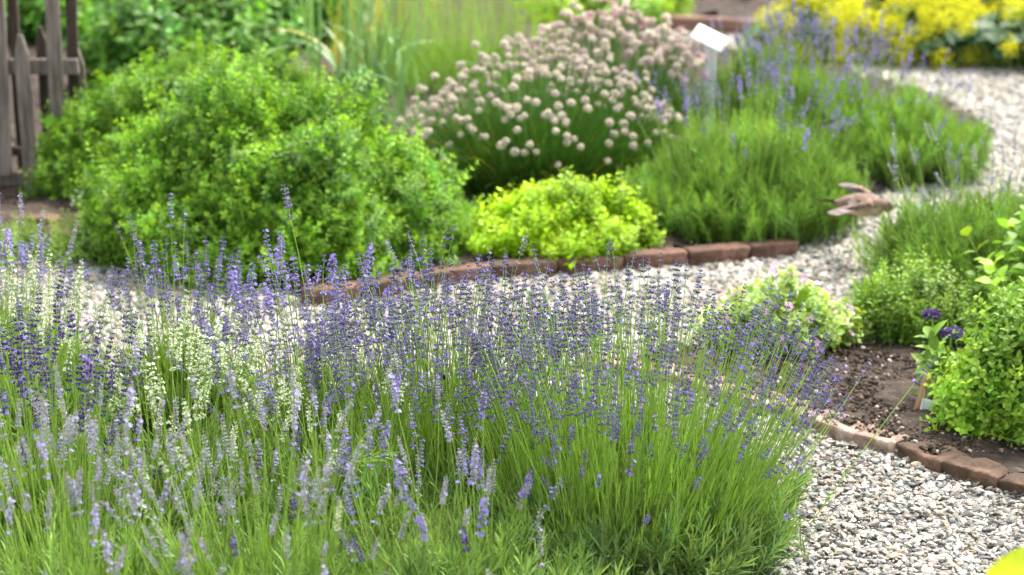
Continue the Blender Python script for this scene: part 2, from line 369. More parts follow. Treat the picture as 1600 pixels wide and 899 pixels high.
lay(12500, 3.2, 4.75, near_t, .0045, .0150); lay(6500, 4.75, 6.5, far_t + near_t[:2], .008, .017); lay(4500, 6.5, 8.5, far_t, .009, .018); lay(2500, 8.5, 13.2, far_t, .012, .022)
tag(g.build('gravel', ['pebble'], smooth=False), 'loose mixed grey, cream and tan pebbles covering the path', None, None, 'stuff')

g = Geo(); pts = np.stack([rng.uniform(-2.6, 2.6, 5200), rng.uniform(3.6, 9, 5200)], 1)
for bd in BEDS: pts = pts[~poly_in(pts, bd)]
pts = pts[rng.random(len(pts)) < .30]; n2 = len(pts); tt = [leaf(.010, .006, 1, .2, .3, mid=False), leaf(.022, .004, 2, .2, .6, 'linear')]
for i, t in enumerate(tt):
    q = pts[i::2]; pal = np.array([(.30, .2, .10), (.42, .30, .14), (.22, .12, .06), (.38, .34, .12), (.40, .34, .55)])
    g.add(t, basis(rng.normal(0, .5, (len(q), 3)) + (0, 0, 1)), np.concatenate([q, np.full((len(q), 1), .017)], 1), rng.uniform(.5, 1.3, len(q)), pal[rng.integers(0, 5, len(q))])
tag(g.build('leaf_litter', ['crumb']), 'dry leaf bits and fallen petals scattered on the gravel', None, None, 'stuff')
# soil crumbs, bark chips and small stones lying on the beds
g = Geo(); SP = np.array([(.045, .034, .027), (.075, .057, .045), (.12, .09, .065), (.03, .024, .02), (.5, .47, .43), (.20, .15, .11)]); SW = np.array([5, 5, 2.5, 4, 1.1, 1.5]); SW /= SW.sum()
for bd, dn, y0, y1 in ((BED_RIGHT, 15000, 4.2, 6.2), (BED_BACK, 1800, 5.8, 8.6)):
    hm = 900 / F * (y1 + .4); pts = np.stack([rng.uniform(-hm, hm, int(dn * 2 * hm * (y1 - y0))), rng.uniform(y0, y1, int(dn * 2 * hm * (y1 - y0)))], 1)
    pts = pts[poly_in(pts, bd)]; ch = rng.integers(0, 8, len(pts))
    for i in range(8):
        q = pts[ch == i]; n2 = len(q); D = np.stack([rng.normal(0, .5, n2), rng.normal(0, .5, n2), np.ones(n2)], 1); k = .0015 + .009 * rng.random(n2) ** 4
        g.add((far_t)[i], basis(D), np.concatenate([q, np.full((n2, 1), .034)], 1), k, SP[rng.choice(6, n2, p=SW)] * rng.uniform(.7, 1.3, (n2, 1)))
tag(g.build('soil_crumbs', ['crumb']), 'crumbs of soil, bark and small stones on the beds', None, None, 'stuff')

# ---------------------------------------------------------------- bricks
def rbox(l, w_, h, r, seed, n=7, amp=.003, chip=True):
    bm = bmesh.new(); bmesh.ops.create_cube(bm, size=2); bmesh.ops.subdivide_edges(bm, edges=bm.edges[:], cuts=n, use_grid_fill=True)
    hx = Vector((l / 2, w_ / 2, h / 2)); inn = hx - Vector((r, r, r))
    for v in bm.verts:
        p = Vector((v.co.x * hx.x, v.co.y * hx.y, v.co.z * hx.z)); q = Vector([max(-inn[i], min(inn[i], p[i])) for i in range(3)])
        d = p - q
        if d.length > 1e-6: p = q + d.normalized() * r
        no = mnoise.fractal(p * 28 + Vector((seed * 7.1, 0, 0)), 1, 2, 3); p += p.normalized() * no * amp
        if chip:
            c = mnoise.noise(p * 16 + Vector((0, seed * 3.3, 0)))
            if c > .25 and d.length > 1e-6: p -= p.normalized() * (c - .25) * .03
        v.co = p
    V = np.array([v.co[:] for v in bm.verts]); Fc = [[v.index for v in f.verts] for f in bm.faces]; bm.free(); return T(V, Fc)
def brick(a, b_, wdt, h, mat, label, grp, seed, tilt=0, name='edging_brick'):
    a = np.array(a); b_ = np.array(b_); d = b_ - a; L_ = np.linalg.norm(d[:2]); g = Geo(); g.one(rbox(L_ * .975, wdt * random.uniform(.88, 1.1), h, .006 if wdt < .08 else .008, seed, n=11, amp=.005 if wdt < .08 else .011))
    o = g.build(name, [mat]); nrm = np.array([-d[1], d[0], 0]) / L_; c = (a + b_) / 2 + nrm * wdt / 2
    o.location = (c[0], c[1], h / 2 - .012); o.rotation_euler = (tilt, random.uniform(-.02, .02), math.atan2(d[1], d[0]) + random.uniform(-.02, .02) * (1 if wdt < .08 else 3.5))
    tag(o, label, 'brick', grp)
bb = [(478, 484), (565, 475), (668, 455), (772, 442), (872, 434), (975, 426), (1078, 419), (1175, 411), (1248, 403)]
bl = ['reddish brick end at the left of the far bed edge, under the big green bush', 'far edge brick at the right foot of the big green bush', 'far edge brick left of the yellow-green clump',
      'far edge brick under the left side of the yellow-green clump', 'far edge brick under the middle of the yellow-green clump', 'far edge brick under the right end of the yellow-green clump',
      'far edge brick just right of the yellow-green clump, under the lavender foliage', 'rightmost far edge brick, beside the gravel below the green lavender bush']
for i in range(8):
    brick(P(*bb[i]), P(*bb[i + 1]), .07, .064, ['brick', 'brick_dark', 'brick', 'brick_dark', 'brick', 'brick', 'brick', 'brick'][i], bl[i], 'bricks edging the far bed', i)
fb = [(900, 585), (980, 592), (1060, 608), (1140, 634), (1210, 655), (1275, 678), (1330, 698), (1398, 714), (1470, 744), (1556, 770), (1660, 797), (1790, 828)]
fl = ['pinkish brick behind the violet lavender heads, farthest left of the near bed edge', 'pinkish edge brick behind the lavender heads, second from the hidden left end', 'edge brick behind the lavender, left of the pink flowered plant foot',
      'edge brick behind the lavender, in front of the pink flowered plant', 'pale pink brick seen through the lavender heads at the right', 'short pale brick half hidden by lavender, left of the pale flat brick',
      'pale flat pink brick with a broken end, beside a white pebble', 'dull reddish brick with a rounded corner, right of the white pebble', 'dark worn brick with a pale streak, below the lemon-green plant', 'mossy brick at the right edge of the picture, front of the lemon-green plant',
      'last near edge brick, beyond the right edge of the picture']
for i in range(11):
    brick(P(*fb[i]), P(*fb[i + 1]), .088, .046, ['brick_pale', 'brick_pale', 'brick_pale', 'brick_pale', 'brick_pale', 'brick_pale', 'brick_pale', 'brick_dark', 'brick_dark', 'brick_dark', 'brick'][i], fl[i], 'bricks edging the near bed', 20 + i, tilt=random.uniform(-.05, .05))
g = Geo(); g.one(pebble_t(3, .7, 6), k=.011, tint=(1.0, .99, .96)); o = g.build('pebble', ['pebble']); o.location = P(1388, 716, .02); tag(o, 'large white pebble in the gap between two edging bricks', 'pebble')
g = Geo(); g.one(rbox(.11, .07, .06, .012, 77)); o = g.build('broken_brick', ['brick']); o.location = P(85, 372, .03); o.rotation_euler = (.2, .3, .9); tag(o, 'broken red brick lying on the soil left of the big green bush', 'brick')
g = Geo(); g.one(rbox(.26, .08, .045, .015, 78, amp=.012)); o = g.build('edging_stone', ['brick_dark']); o.location = P(30, 345, .03); o.rotation_euler = (0, 0, -.08); tag(o, 'long brown stone in front of the wooden fence foot', 'stone')

# ---------------------------------------------------------------- lavender
def head(kind):
    ts = []; bloom = random.random() < .17
    if kind == 'violet':
        nw = random.randint(3, 6); zs = []; z = 0
        for i in range(nw): zs.append(z); z += (random.choice([.014, .020]) if i == 0 else .0128) * random.uniform(.85, 1.15) * (1 - .06 * i)
        cfg = dict(nb=(5, 8), l=.0066, r=.0015, pit=(.3, .95), wr=.0013, op=.03)
    elif kind == 'dark':
        nw = random.randint(5, 7); zs = []; z = 0
        for i in range(nw): zs.append(z); z += (.018 if i == 0 and random.random() < .5 else .0105) * random.uniform(.85, 1.15)
        cfg = dict(nb=(7, 10), l=.0072, r=.0017, pit=(.3, .9), wr=.0016, op=.03)
    elif kind == 'blue':
        nw = random.randint(6, 8); zs = []; z = 0
        for i in range(nw): zs.append(z); z += (.022 if i == 0 else .0088) * random.uniform(.85, 1.15)
        cfg = dict(nb=(7, 10), l=.0068, r=.0016, pit=(.3, .9), wr=.002, op=.10)
    elif kind == 'white':
        nw = random.randint(5, 8); zs = []; z = 0
        for i in range(nw): zs.append(z); z += (.017 if i == 0 else .0098) * random.uniform(.85, 1.15)
        cfg = dict(nb=(5, 8), l=.0062, r=.0016, pit=(.3, .9), wr=.0016, op=.06)
    elif kind == 'faded':
        nw = random.randint(3, 5); zs = []; z = 0
        for i in range(nw): zs.append(z); z += .0115 * random.uniform(.85, 1.2)
        cfg = dict(nb=(5, 7), l=.0062, r=.0016, pit=(.3, .9), wr=.0014, op=.08)
    else:
        nw = random.randint(7, 11); zs = []; z = 0
        for i in range(nw): zs.append(z); z += (.02 if i == 0 and random.random() < .6 else .0072) * random.uniform(.85, 1.15)
        cfg = dict(nb=(5, 8), l=.0070, r=.0013, pit=(.6, 1.15), wr=.0018, op=.035)
    ts.append(tube([(0, 0, -.002), (0, 0, zs[-1])], [.0009, .0005], 3, 2))
    for i, z in enumerate(zs):
        f = 1 - .35 * (i / (nw - 1)) ** 2; nb = random.randint(*cfg['nb'])
        if i == nw - 1: nb = max(4, nb - 2)
        for j in range(nb):
            if random.random() < .1: continue
            q = 2 * math.pi * j / nb + random.uniform(-.3, .3) + i; pit = random.uniform(*cfg['pit']) + (.3 if i == nw - 1 else 0)
            d = np.array([math.cos(q) * math.cos(pit), math.sin(q) * math.cos(pit), math.sin(pit)]); o0 = np.array([math.cos(q), math.sin(q), 0]) * cfg['wr'] + (0, 0, z + random.uniform(-.0015, .0015))
            v = random.uniform(.65, 1.35); k = f * random.uniform(.8, 1.1)
            base = (1.5, 1.6, .8) if kind in ('violet', 'dark') else (1.0, 1.1, .85)
            old = random.random() < (.02 if kind == 'pale' else .05) and kind != 'white'
            ts.append(bud(cfg['l'] * k, cfg['r'] * k, 4, 0, (v * 1.6, v * 1.25, v * .35) if old else (v, v, v * random.uniform(.95, 1.05)), base))
            ts[-1] = ts[-1].x(MZ(d), o0)
            if random.random() < cfg['op'] * (5 if bloom else 1):
                c0 = o0 + d * cfg['l'] * k * .9
                # widen the petals: four corner cards around the throat
                for a in range(5):
                    q2 = a * 1.2566; x = np.array([math.cos(q2), math.sin(q2), .3]); A = MZ(d)
                    pts = [c0, c0 + A @ (x * .0030 + np.array([-x[1], x[0], 0]) * .0014), c0 + A @ (x * .0038), c0 + A @ (x * .0030 - np.array([-x[1], x[0], 0]) * .0014)]
                    ts.append(T(pts, [(0, 1, 2, 3)], 1, (random.uniform(.85, 1.1),) * 3))
    return join(ts)
HEADMATS = {'violet': ['bud_violet', 'petal_lilac', 'stem'], 'dark': ['bud_dark', 'petal_lilac', 'stem'], 'blue': ['bud_blue', 'petal_lilac', 'stem'],
            'white': ['bud_white', 'petal_white', 'stem'], 'pale': ['bud_pale', 'petal_pale', 'stem'], 'faded': ['bud_blue', 'petal_lilac', 'stem']}
HEADS = {k: [head(k) for _ in range(7)] for k in HEADMATS}
HEADMESH = {}
def mesh_of(t, name, mats):
    g = Geo(); g.one(t); o = g.build(name, mats); me = o.data; bpy.data.objects.remove(o); return me
for k in HEADS:
    HEADMESH[k] = [mesh_of(t, 'flower_head', HEADMATS[k]) for t in HEADS[k]]
STEMS = []
for L_ in (.14, .22, .32, .42, .52):
    for v in range(3):
        bend = [.05, .18, .32][v]; x = z = 0; pts = []
        wob = random.uniform(-.05, .05); nseg = 7
        for i in range(nseg + 1):
            pts.append((x, wob * L_ * math.sin(i / nseg * 3.14), z)); a = -bend / 2 + bend * i / nseg; x += math.sin(a) * L_ / nseg; z += math.cos(a) * L_ / nseg
        t = tube(pts, [.0013 - .0004 * i / nseg for i in range(nseg + 1)], 3, 0)
        # a pair of thin leaves low down
        for k in range(3):
            q = random.uniform(0, 6.28); d = np.array([math.cos(q) * .45, math.sin(q) * .45, 1]); p = np.array(pts[1 + k // 2]) * 1.0
            t = join([t, leaf(.035, .003, 2, .1, .3, 'linear', 1, mid=False).x(MY(d, (math.cos(q), math.sin(q), -.4)), p)])
        tp = np.array(pts[-1]); td = np.array(pts[-1]) - np.array(pts[-2])
        STEMS.append(dict(L=L_, t=t, tip=tp, dir=td / np.linalg.norm(td), me=mesh_of(t, 'flower_stem', ['stem', 'lavleaf'])))
def add_spikes(root, c, base, tip, kinds, probs, hs=(.85, 1.15), cap=100):
    """base, tip: (n,3) world points. First the nearest 100 as parts, the rest as one stuff part."""
    n_ = len(base); px, py, zz = to_px(tip); vis = (px > -20) & (px < 1620) & (py > -20) & (py < 920); order = np.argsort(zz + 100 * (~vis))
    g = Geo(); gh = {k: Geo() for k in kinds}; used = set()
    for rank, i in enumerate(order):
        if not vis[i] and rank > 20 and random.random() < .0: continue
        d = tip[i] - base[i]; L_ = np.linalg.norm(d); d = d / L_
        j = int(np.argmin([abs(s['L'] - L_) for s in STEMS[::3]])) * 3 + random.randint(0, 2); s = STEMS[j]; k = L_ / s['L']
        # turn the stem's own tip onto the wanted tip, bow outwards
        out = np.array([tip[i][0] - c[0], tip[i][1] - c[1], 0.0]); out = out / (np.linalg.norm(out) + 1e-6) + rng.normal(0, .35, 3) * (1, 1, 0)
        y = np.cross(d, out); y /= np.linalg.norm(y) + 1e-9; x = np.cross(y, d); A = np.stack([x, y, d], 1)
        kind = random.choices(kinds, probs)[0]; h = random.randrange(len(HEADS[kind])); sc = random.uniform(*hs)
        hd = s['dir'] + rng.normal(0, .07, 3); HA = MZ(hd, random.uniform(0, 6.28))
        if rank < cap:
            o = bpy.data.objects.new('flower_stem', s['me']); COL.objects.link(o); o.parent = root
            Mx = Matrix(A.tolist()).to_4x4(); o.matrix_local = Matrix.Translation(Vector(base[i] - np.array(root.location))) @ Mx @ Matrix.Scale(k, 4)
            q = bpy.data.objects.new('flower_head', HEADMESH[kind][h]); COL.objects.link(q); q.parent = o
            q.matrix_local = Matrix.Translation(Vector(s['tip'])) @ Matrix(HA.tolist()).to_4x4() @ Matrix.Scale(sc / k, 4)
        else:
            v = random.uniform(.85, 1.15); bs = base[i] - np.array(root.location)
            g.one(s['t'], A, bs, k, (v, v, v)); gh[kind].one(HEADS[kind][h], A @ HA, bs + A @ s['tip'] * k, sc, (v, v, v)); used.add(kind)
    if n_ > cap:
        o = g.build('flower_stems', ['stem', 'lavleaf'], root); tag(o, kind='stuff')
        for kd in used: tag(gh[kd].build('flower_heads', HEADMATS[kd], root), kind='stuff')

lin = leaf(.046, .0038, 3, .15, .35, 'linear', 0, tipcol=(1.1, 1.05, 1))
LAVSHOOT = [shoot(random.uniform(.10, .16), 10, lin, 3, .95, lambda t: .65 + .5 * math.sin(3.1 * min(1, t + .1)), .0011, random.uniform(.05, .5), 1.0, .05, 1, tipcol=(1.15, 1.12, .9)) for _ in range(7)]
def dome(c, rx, ry, h, n_, inner=.35, lump=.12, seed=0, low=-.05, power=1.0):
    th = rng.uniform(0, 6.283, n_); uz = low + (1 - low) * rng.random(n_) ** power; ur = np.sqrt(np.maximum(0, 1 - uz ** 2)); U = np.stack([ur * np.cos(th), ur * np.sin(th), uz], 1)
    lp = 1 + lump * np.array([mnoise.noise(Vector((a[0] * 2.3 + seed, a[1] * 2.3, a[2] * 2.3 + seed))) * 1.6 for a in U])
    rho = lp * (1 - inner * rng.random(n_) ** 1.6); E = np.array([rx, ry, h]); pos = np.asarray(c) + U * E * rho[:, None]
    N = U / E; N /= np.linalg.norm(N, axis=1, keepdims=True); return pos, N, rho
def foliage(root, name, tmpl, mats, c, rx, ry, h, n_, ln, upw=.6, rnd=.25, ks=(.8, 1.2), tv=(.6, 1.35), hue=.07, g=None, **kw):
    pos, N, rho = dome(c, rx, ry, h, n_, **kw); own = g is None
    D = N * (1 - upw) + np.array([0, 0, upw]) + rng.normal(0, rnd, (n_, 3)); D /= np.linalg.norm(D, axis=1, keepdims=True)
    g = g or Geo(); ch = rng.integers(0, len(tmpl), n_); k = rng.uniform(*ks, n_); pos = pos - D * (ln * k)[:, None]
    pos[:, 2] = np.maximum(pos[:, 2], .01 + .03 * rng.random(n_))
    # patchy growth: neighbouring shoots share their tone
    pt = np.array([mnoise.noise(Vector((p[0] * 7, p[1] * 7, p[2] * 7 + 9))) for p in pos])
    v = rng.uniform(*tv, n_) * (1 + .45 * pt); hh = rng.normal(0, hue, n_) + .10 * pt
    tint = np.stack([v * (1 + hh), v, v * (1 - hh)], 1)
    for i, t in enumerate(tmpl):
        q = ch == i
        if q.any(): g.add(t, basis(D[q]), pos[q] - np.array(root.location), k[q], tint[q])
    return g.build(name, mats, root) if own else g
def twigs(root, c, n_, h, r, name='woody_base'):
    g = Geo()
    for i in range(n_):
        q = random.uniform(0, 6.28); x, y = math.cos(q), math.sin(q); r1 = r * random.uniform(.3, 1); z1 = h * random.uniform(.5, 1)
        pts = [(x * .02, y * .02, 0), (x * r1 * .4, y * r1 * .4, z1 * .35), (x * r1 * .8 + random.uniform(-.02, .02), y * r1 * .8, z1 * .7), (x * r1, y * r1 + random.uniform(-.02, .02), z1)]
        v = random.uniform(.8, 1.6); g.one(tube(pts, [.006, .0045, .003, .0015], 5, 0), pos=np.array(c) - np.array(root.location), tint=(v, v, v))
    return g.build(name, ['wood_twig'], root)
def bare():
    bend = random.uniform(.05, .3); pts = []; x = z = 0
    for i in range(6): pts.append((x, 0, z)); a = -bend / 2 + bend * i / 5; x += math.sin(a) / 5; z += math.cos(a) / 5
    ts = [tube(pts, [.0042, .0042, .004, .0036, .0032, .0022], 3, 1)]
    for k in range(6):
        q = random.uniform(0, 6.28); zz = .08 + .11 * k; ts.append(leaf(random.uniform(.12, .18), .0125, 3, .1, .3, 'linear', 0, mid=False).x(MY((math.cos(q) * .35, math.sin(q) * .35, 1), (math.cos(q), math.sin(q), -.3)), (pts[min(5, int(zz * 5))][0], 0, zz)))
    return join(ts)
BARE = [bare() for _ in range(5)]
def lavender(label, px, py, fr, fh, nf, R_, H, He, n_, kinds, probs, leafm='lavleaf', hs=(.85, 1.15), wild=.04, ex=1.0, skew=(0, 0), hn=.035, group='lavender bushes in the near bed', cap=100, fy=None, bare=2.2, bf=.66, upw=.62):
    c = P(px, py); root = thing('lavender', label, 'lavender', c, group)
    foliage(root, 'foliage', LAVSHOOT, ['lavleaf_grey' if 'near bed' in group else 'lavleaf_far' if leafm == 'lavleaf' else leafm, 'stem'], c, fr, fy or fr, fh, nf, .13, upw=upw, rnd=.2, inner=.75, lump=.15, seed=px, low=0, power=1.2)
    twigs(root, c, 26, fh * .55, fr * .7)
    q = rng.uniform(0, 6.283, n_); rr = np.sqrt(rng.random(n_)) ** ex; wl = rng.random(n_) < wild; rr = np.where(wl, rr * 1.3, rr)
    ox = np.cos(q) * rr * R_ + skew[0] * rr; oy = np.sin(q) * rr * (fy / fr if fy else 1) * R_ + skew[1] * rr
    z = H - (H - He) * rr ** 2 + rng.normal(0, hn, n_); z = z + np.where(rng.random(n_) < .07, rng.uniform(.02, .09, n_), 0); z = np.maximum(z, fh * .6)
    tip = np.stack([c[0] + ox, c[1] + oy, z], 1); base = np.stack([c[0] + ox * bf + rng.normal(0, .025, n_), c[1] + oy * bf + rng.normal(0, .025, n_), np.full(n_, .05) + fh * .25 * rng.random(n_)], 1)
    add_spikes(root, c, base, tip, kinds, probs, hs, cap)
    nb_ = int(n_ * bare); q = rng.uniform(0, 6.283, nb_); rr = np.sqrt(rng.random(nb_)); ox = np.cos(q) * rr; oy = np.sin(q) * rr * (fy / fr if fy else 1)
    B = np.stack([ox * R_ * bf * .95, oy * R_ * bf * .95, np.full(nb_, .03)], 1) + rng.normal(0, .02, (nb_, 3)) * (1, 1, 0)
    Tp = np.stack([ox * R_ * .85, oy * R_ * .85, (H - (H - He) * rr ** 2) * rng.uniform(.40, .80, nb_)], 1) + rng.normal(0, .028, (nb_, 3)); D = Tp - B; L_ = np.linalg.norm(D, axis=1); ch = rng.integers(0, 5, nb_); g = Geo()
    for i in range(5):
        k = ch == i; v = rng.uniform(.6, 1.45, k.sum()); g.add(BARE[i], basis(D[k]), B[k], L_[k], np.stack([v * rng.uniform(.9, 1.15, k.sum()), v, v * .9], 1))
    g.build('leafy_stems', ['lavleaf' if 'near bed' in group else 'lavleaf_far', 'stem'], root); return root
lavender('big violet lavender with slender dark heads, right end of the near bed by the gravel', 960, 868, .37, .24, 1900, .385, .46, .34, 700, ['violet'], [1], hs=(.8, 1.08), wild=.07, skew=(.07, .03), hn=.045, bare=1.3, ex=.85)
lavender('violet lavender left of the largest one, its thin heads over the far gravel path', 700, 800, .27, .25, 1000, .30, .46, .34, 360, ['violet', 'pale'], [.95, .05], hs=(.9, 1.15), hn=.045, bare=2)
lavender('tall blue-lilac lavender with the highest heads, before the big green bush', 485, 775, .20, .26, 500, .20, .47, .27, 115, ['blue', 'violet'], [.8, .2], hs=(1.0, 1.3), hn=.06, bare=5)
lavender('violet-blue lavender farthest back at the left, heads against the dark bush foot', 285, 690, .18, .22, 450, .21, .40, .27, 130, ['violet', 'blue'], [.7, .3], hs=(.9, 1.2), hn=.045, bare=5)
lavender('white lavender in the left middle of the near bed', 300, 870, .22, .26, 650, .22, .39, .30, 72, ['white'], [1], hs=(1.0, 1.25), hn=.03, bare=5)
lavender('white lavender at the far left, behind the dark violet one', 70, 735, .20, .24, 500, .19, .38, .28, 62, ['white', 'blue'], [.93, .07], hs=(1.0, 1.25), bare=8)
lavender('dark violet lavender at the left edge of the picture', 75, 915, .22, .26, 600, .21, .47, .32, 120, ['dark'], [1], hs=(.85, 1.1), hn=.05)
lavender('pale grey-lilac lavender in the lower left corner', 130, 1060, .30, .26, 560, .28, .42, .28, 105, ['pale'], [1], hs=(.7, .95), wild=.05, hn=.055, bare=4)
lavender('pale grey-lilac lavender at the bottom, below the middle white one', 410, 1050, .30, .25, 620, .25, .40, .27, 100, ['pale', 'dark', 'white'], [.84, .08, .08], hs=(.7, .95), wild=.05, hn=.06, bare=4)
lavender('lilac lavender with loose leaning heads at the bottom centre', 690, 1010, .29, .22, 620, .20, .34, .24, 52, ['pale', 'blue', 'dark'], [.4, .45, .15], hs=(.75, 1.0), wild=.06, hn=.05, bare=5)
lavender('bluish lavender at the far left edge, highest and farthest of the left ones', 20, 650, .20, .24, 400, .18, .41, .28, 70, ['blue', 'pale'], [.5, .5], hs=(.9, 1.2), hn=.05, bare=9)
lavender('violet lavender with small heads between the white and the tall blue-lilac ones', 540, 890, .24, .25, 600, .20, .40, .30, 60, ['violet', 'blue', 'white'], [.6, .25, .15], hs=(.75, 1.0), bare=5)
lavender('low grey-green lavender foliage at the bottom edge, right of centre', 930, 1130, .28, .20, 700, .24, .22, .16, 8, ['violet', 'pale'], [.6, .4], leafm='lavleaf_grey', hs=(.8, 1.0), bare=5)
GB = 'lavender bushes in the far bed'
lavender('green lavender bush with sparse violet heads, right of the chives at the brick edge', 1165, 352, .39, .36, 2800, .37, .49, .38, 110, ['blue', 'violet'], [.5, .5], hs=(.85, 1.15), group=GB, hn=.06, bare=5, bf=.7, upw=.8)
lavender('green lavender bush at the far right end of the far bed, by the gravel bend', 1395, 270, .33, .30, 2000, .28, .40, .26, 46, ['blue', 'faded'], [.5, .5], leafm='lavleaf', hs=(.8, 1.1), group=GB, hn=.06, bare=5, bf=.7, upw=.8)
lavender('lavender with many violet heads in the far bed, right of the white marker', 1275, 250, .30, .34, 1600, .32, .47, .36, 130, ['blue', 'violet'], [.6, .4], hs=(.8, 1.15), group=GB, hn=.06, bare=3, bf=.7, upw=.8)
lavender('grey-green lavender with pale heads just behind the white marker', 1195, 195, .28, .34, 1300, .28, .42, .30, 60, ['pale', 'blue'], [.7, .3], hs=(.8, 1.1), group=GB, bare=5, bf=.7, upw=.8)
lavender('long leaved lavender with faded heads, at the right edge behind the herbs', 1540, 455, .36, .30, 1700, .36, .44, .36, 60, ['faded', 'pale'], [.5, .5], hs=(.65, .9), group='lavender at the right edge', hn=.05, bare=6)
# ---------------------------------------------------------------- leafy bushes
savl = leaf(.0165, .0095, 2, .3, .4, 'ovate', 0)
SAV = [shoot(random.uniform(.06, .09), 7, savl, 3, .28, lambda t: 1.15 - .5 * t, .0010, random.uniform(.1, .6), 1.3, .05, 1, tipcol=(2.2, 1.65, 1.1), segs=3) for _ in range(8)]
def bush(name, label, cat, px, py, parts, group=None, tw=20):
    c = P(px, py); root = thing(name, label, cat, c, group)
    for i, (nm, tmpl, mats, ox, oy, rx, ry, h, n_, ln, kw) in enumerate(parts):
        foliage(root, nm, tmpl, mats, c + np.array([ox, oy, 0]), rx, ry, h, n_, ln, seed=i * 7.7 + px, **kw)
    if tw: twigs(root, c, tw, parts[0][6 + 1] * .7, parts[0][5] * .7, 'branches')
    return root
c = P(430, 398); root = thing('herb_bush', 'largest bright green small-leaved bush, above the brick end of the far bed', 'bush', c)
g = Geo()
for ox, oy, rx, ry, h, n_ in ((-.05, 0, .54, .42, .56, 5600), (.40, .02, .25, .3, .33, 1500), (-.32, .02, .3, .3, .44, 1700), (.1, -.15, .45, .3, .34, 1500), (.2, .1, .36, .3, .42, 1200)):
    foliage(root, 'foliage', SAV, None, c + np.array([ox, oy, 0]), rx, ry, h, n_, .07, g=g, upw=.3, rnd=.4, inner=.35, lump=.2, seed=ox, low=-.02, ks=(.8, 1.75))
g.build('foliage', ['savory', 'stem'], root); twigs(root, c, 40, .3, .4, 'branches')
c = P(265, 300); root = thing('herb_bush', 'bright green small-leaved bush behind and left of the largest one, touching the fence', 'bush', c)
g = Geo()
for ox, oy, rx, ry, h, n_ in ((0, 0, .42, .35, .46, 3200), (.18, .1, .42, .3, .50, 2800), (-.25, -.05, .22, .25, .34, 1000)):
    foliage(root, 'foliage', SAV, None, c + np.array([ox, oy, 0]), rx, ry, h, n_, .07, g=g, upw=.35, rnd=.4, inner=.35, lump=.2, seed=ox + 3, low=-.02, ks=(.8, 1.8))
g.build('foliage', ['savory', 'stem'], root); twigs(root, c, 30, .3, .35, 'branches')

gl = leaf(.018, .013, 2, .2, .5, 'ovate', 0)
GOLD = [shoot(random.uniform(.05, .08), 6, gl, 2, .35, lambda t: 1.2 - .5 * t, .001, random.uniform(0, .4), 1.57, .1, 1, tipcol=(1.15, 1.08, 1.3), segs=3) for _ in range(7)]
bush('golden_oregano', 'low yellow-green leafy clump at the brick edge of the far bed', 'herb', 878, 400,
     [('foliage', GOLD, ['golden', 'fernleaf'], 0, 0, .30, .20, .235, 2600, .065, dict(upw=.6, rnd=.2, inner=.3, lump=.3, low=-.02, tv=(.7, 1.25), ks=(.8, 1.6)))], tw=14)

ml = leaf(.034, .022, 3, .22, .55, 'ovate', 0)
MINT = [shoot(random.uniform(.11, .15), 7, ml, 2, .25, lambda t: 1.1 - .65 * t, .0014, random.uniform(.1, .6), 1.57, .08, 1, tipcol=(1.4, 1.2, 1.0), segs=4) for _ in range(8)]
bush('oregano', 'lemon-green leafy herb at the right edge, nearest behind the mossy bricks', 'herb', 1585, 680,
     [('foliage', MINT, ['mint', 'stem'], .02, 0, .20, .20, .40, 800, .13, dict(upw=.35, rnd=.25, inner=.45, lump=.18, low=-.05, tv=(.8, 1.2))), ('side_shoots', MINT, ['mint', 'stem'], -.08, -.02, .12, .12, .23, 260, .12, dict(upw=.2, rnd=.3, inner=.4, lump=.3, low=.0, tv=(.9, 1.3)))])
ml2 = leaf(.022, .014, 2, .22, .5, 'ovate', 0)
MINT2 = [shoot(random.uniform(.10, .14), 8, ml2, 2, .35, lambda t: 1.1 - .6 * t, .0013, random.uniform(.0, .35), 1.57, .08, 1, tipcol=(1.5, 1.25, 1.0), segs=4) for _ in range(8)]
bush('marjoram', 'mid-green herb clump with upright shoots, left of the heliotrope beside the gravel', 'herb', 1440, 540,
     [('foliage', MINT2, ['midleaf', 'stem'], 0, 0, .165, .15, .26, 620, .11, dict(upw=.7, rnd=.2, inner=.5, lump=.2, low=-.05)),
      ('foliage', LAVSHOOT, ['lavleaf', 'stem'], -.12, .05, .06, .06, .18, 60, .12, dict(upw=.7, rnd=.2, inner=.5, low=0))])
bl_ = leaf(.075, .048, 4, .25, .7, 'ovate', 0, wave=.002)
BAS = [shoot(random.uniform(.20, .26), 6, bl_, 2, .3, lambda t: 1.0 - .45 * t, .003, random.uniform(.1, .3), 1.57, .15, 1, tipcol=(1.3, 1.2, 1), segs=4) for _ in range(5)]
bush('leafy_herb', 'broad-leaved bright green plant at the right edge, above the lemon-green herb', 'plant', 1640, 540,
     [('foliage', BAS, ['mint', 'stem'], 0, 0, .21, .16, .42, 80, .2, dict(upw=.7, rnd=.2, inner=.5, low=.1))], tw=0)
dl = leaf(.085, .042, 4, .25, .6, 'ovate', 0)
DARK = [shoot(random.uniform(.28, .36), 8, dl, 2, .3, lambda t: 1.05 - .5 * t, .003, random.uniform(.1, .3), 1.57, .1, 1, tipcol=(1.8, 1.6, 1), segs=4) for _ in range(6)]
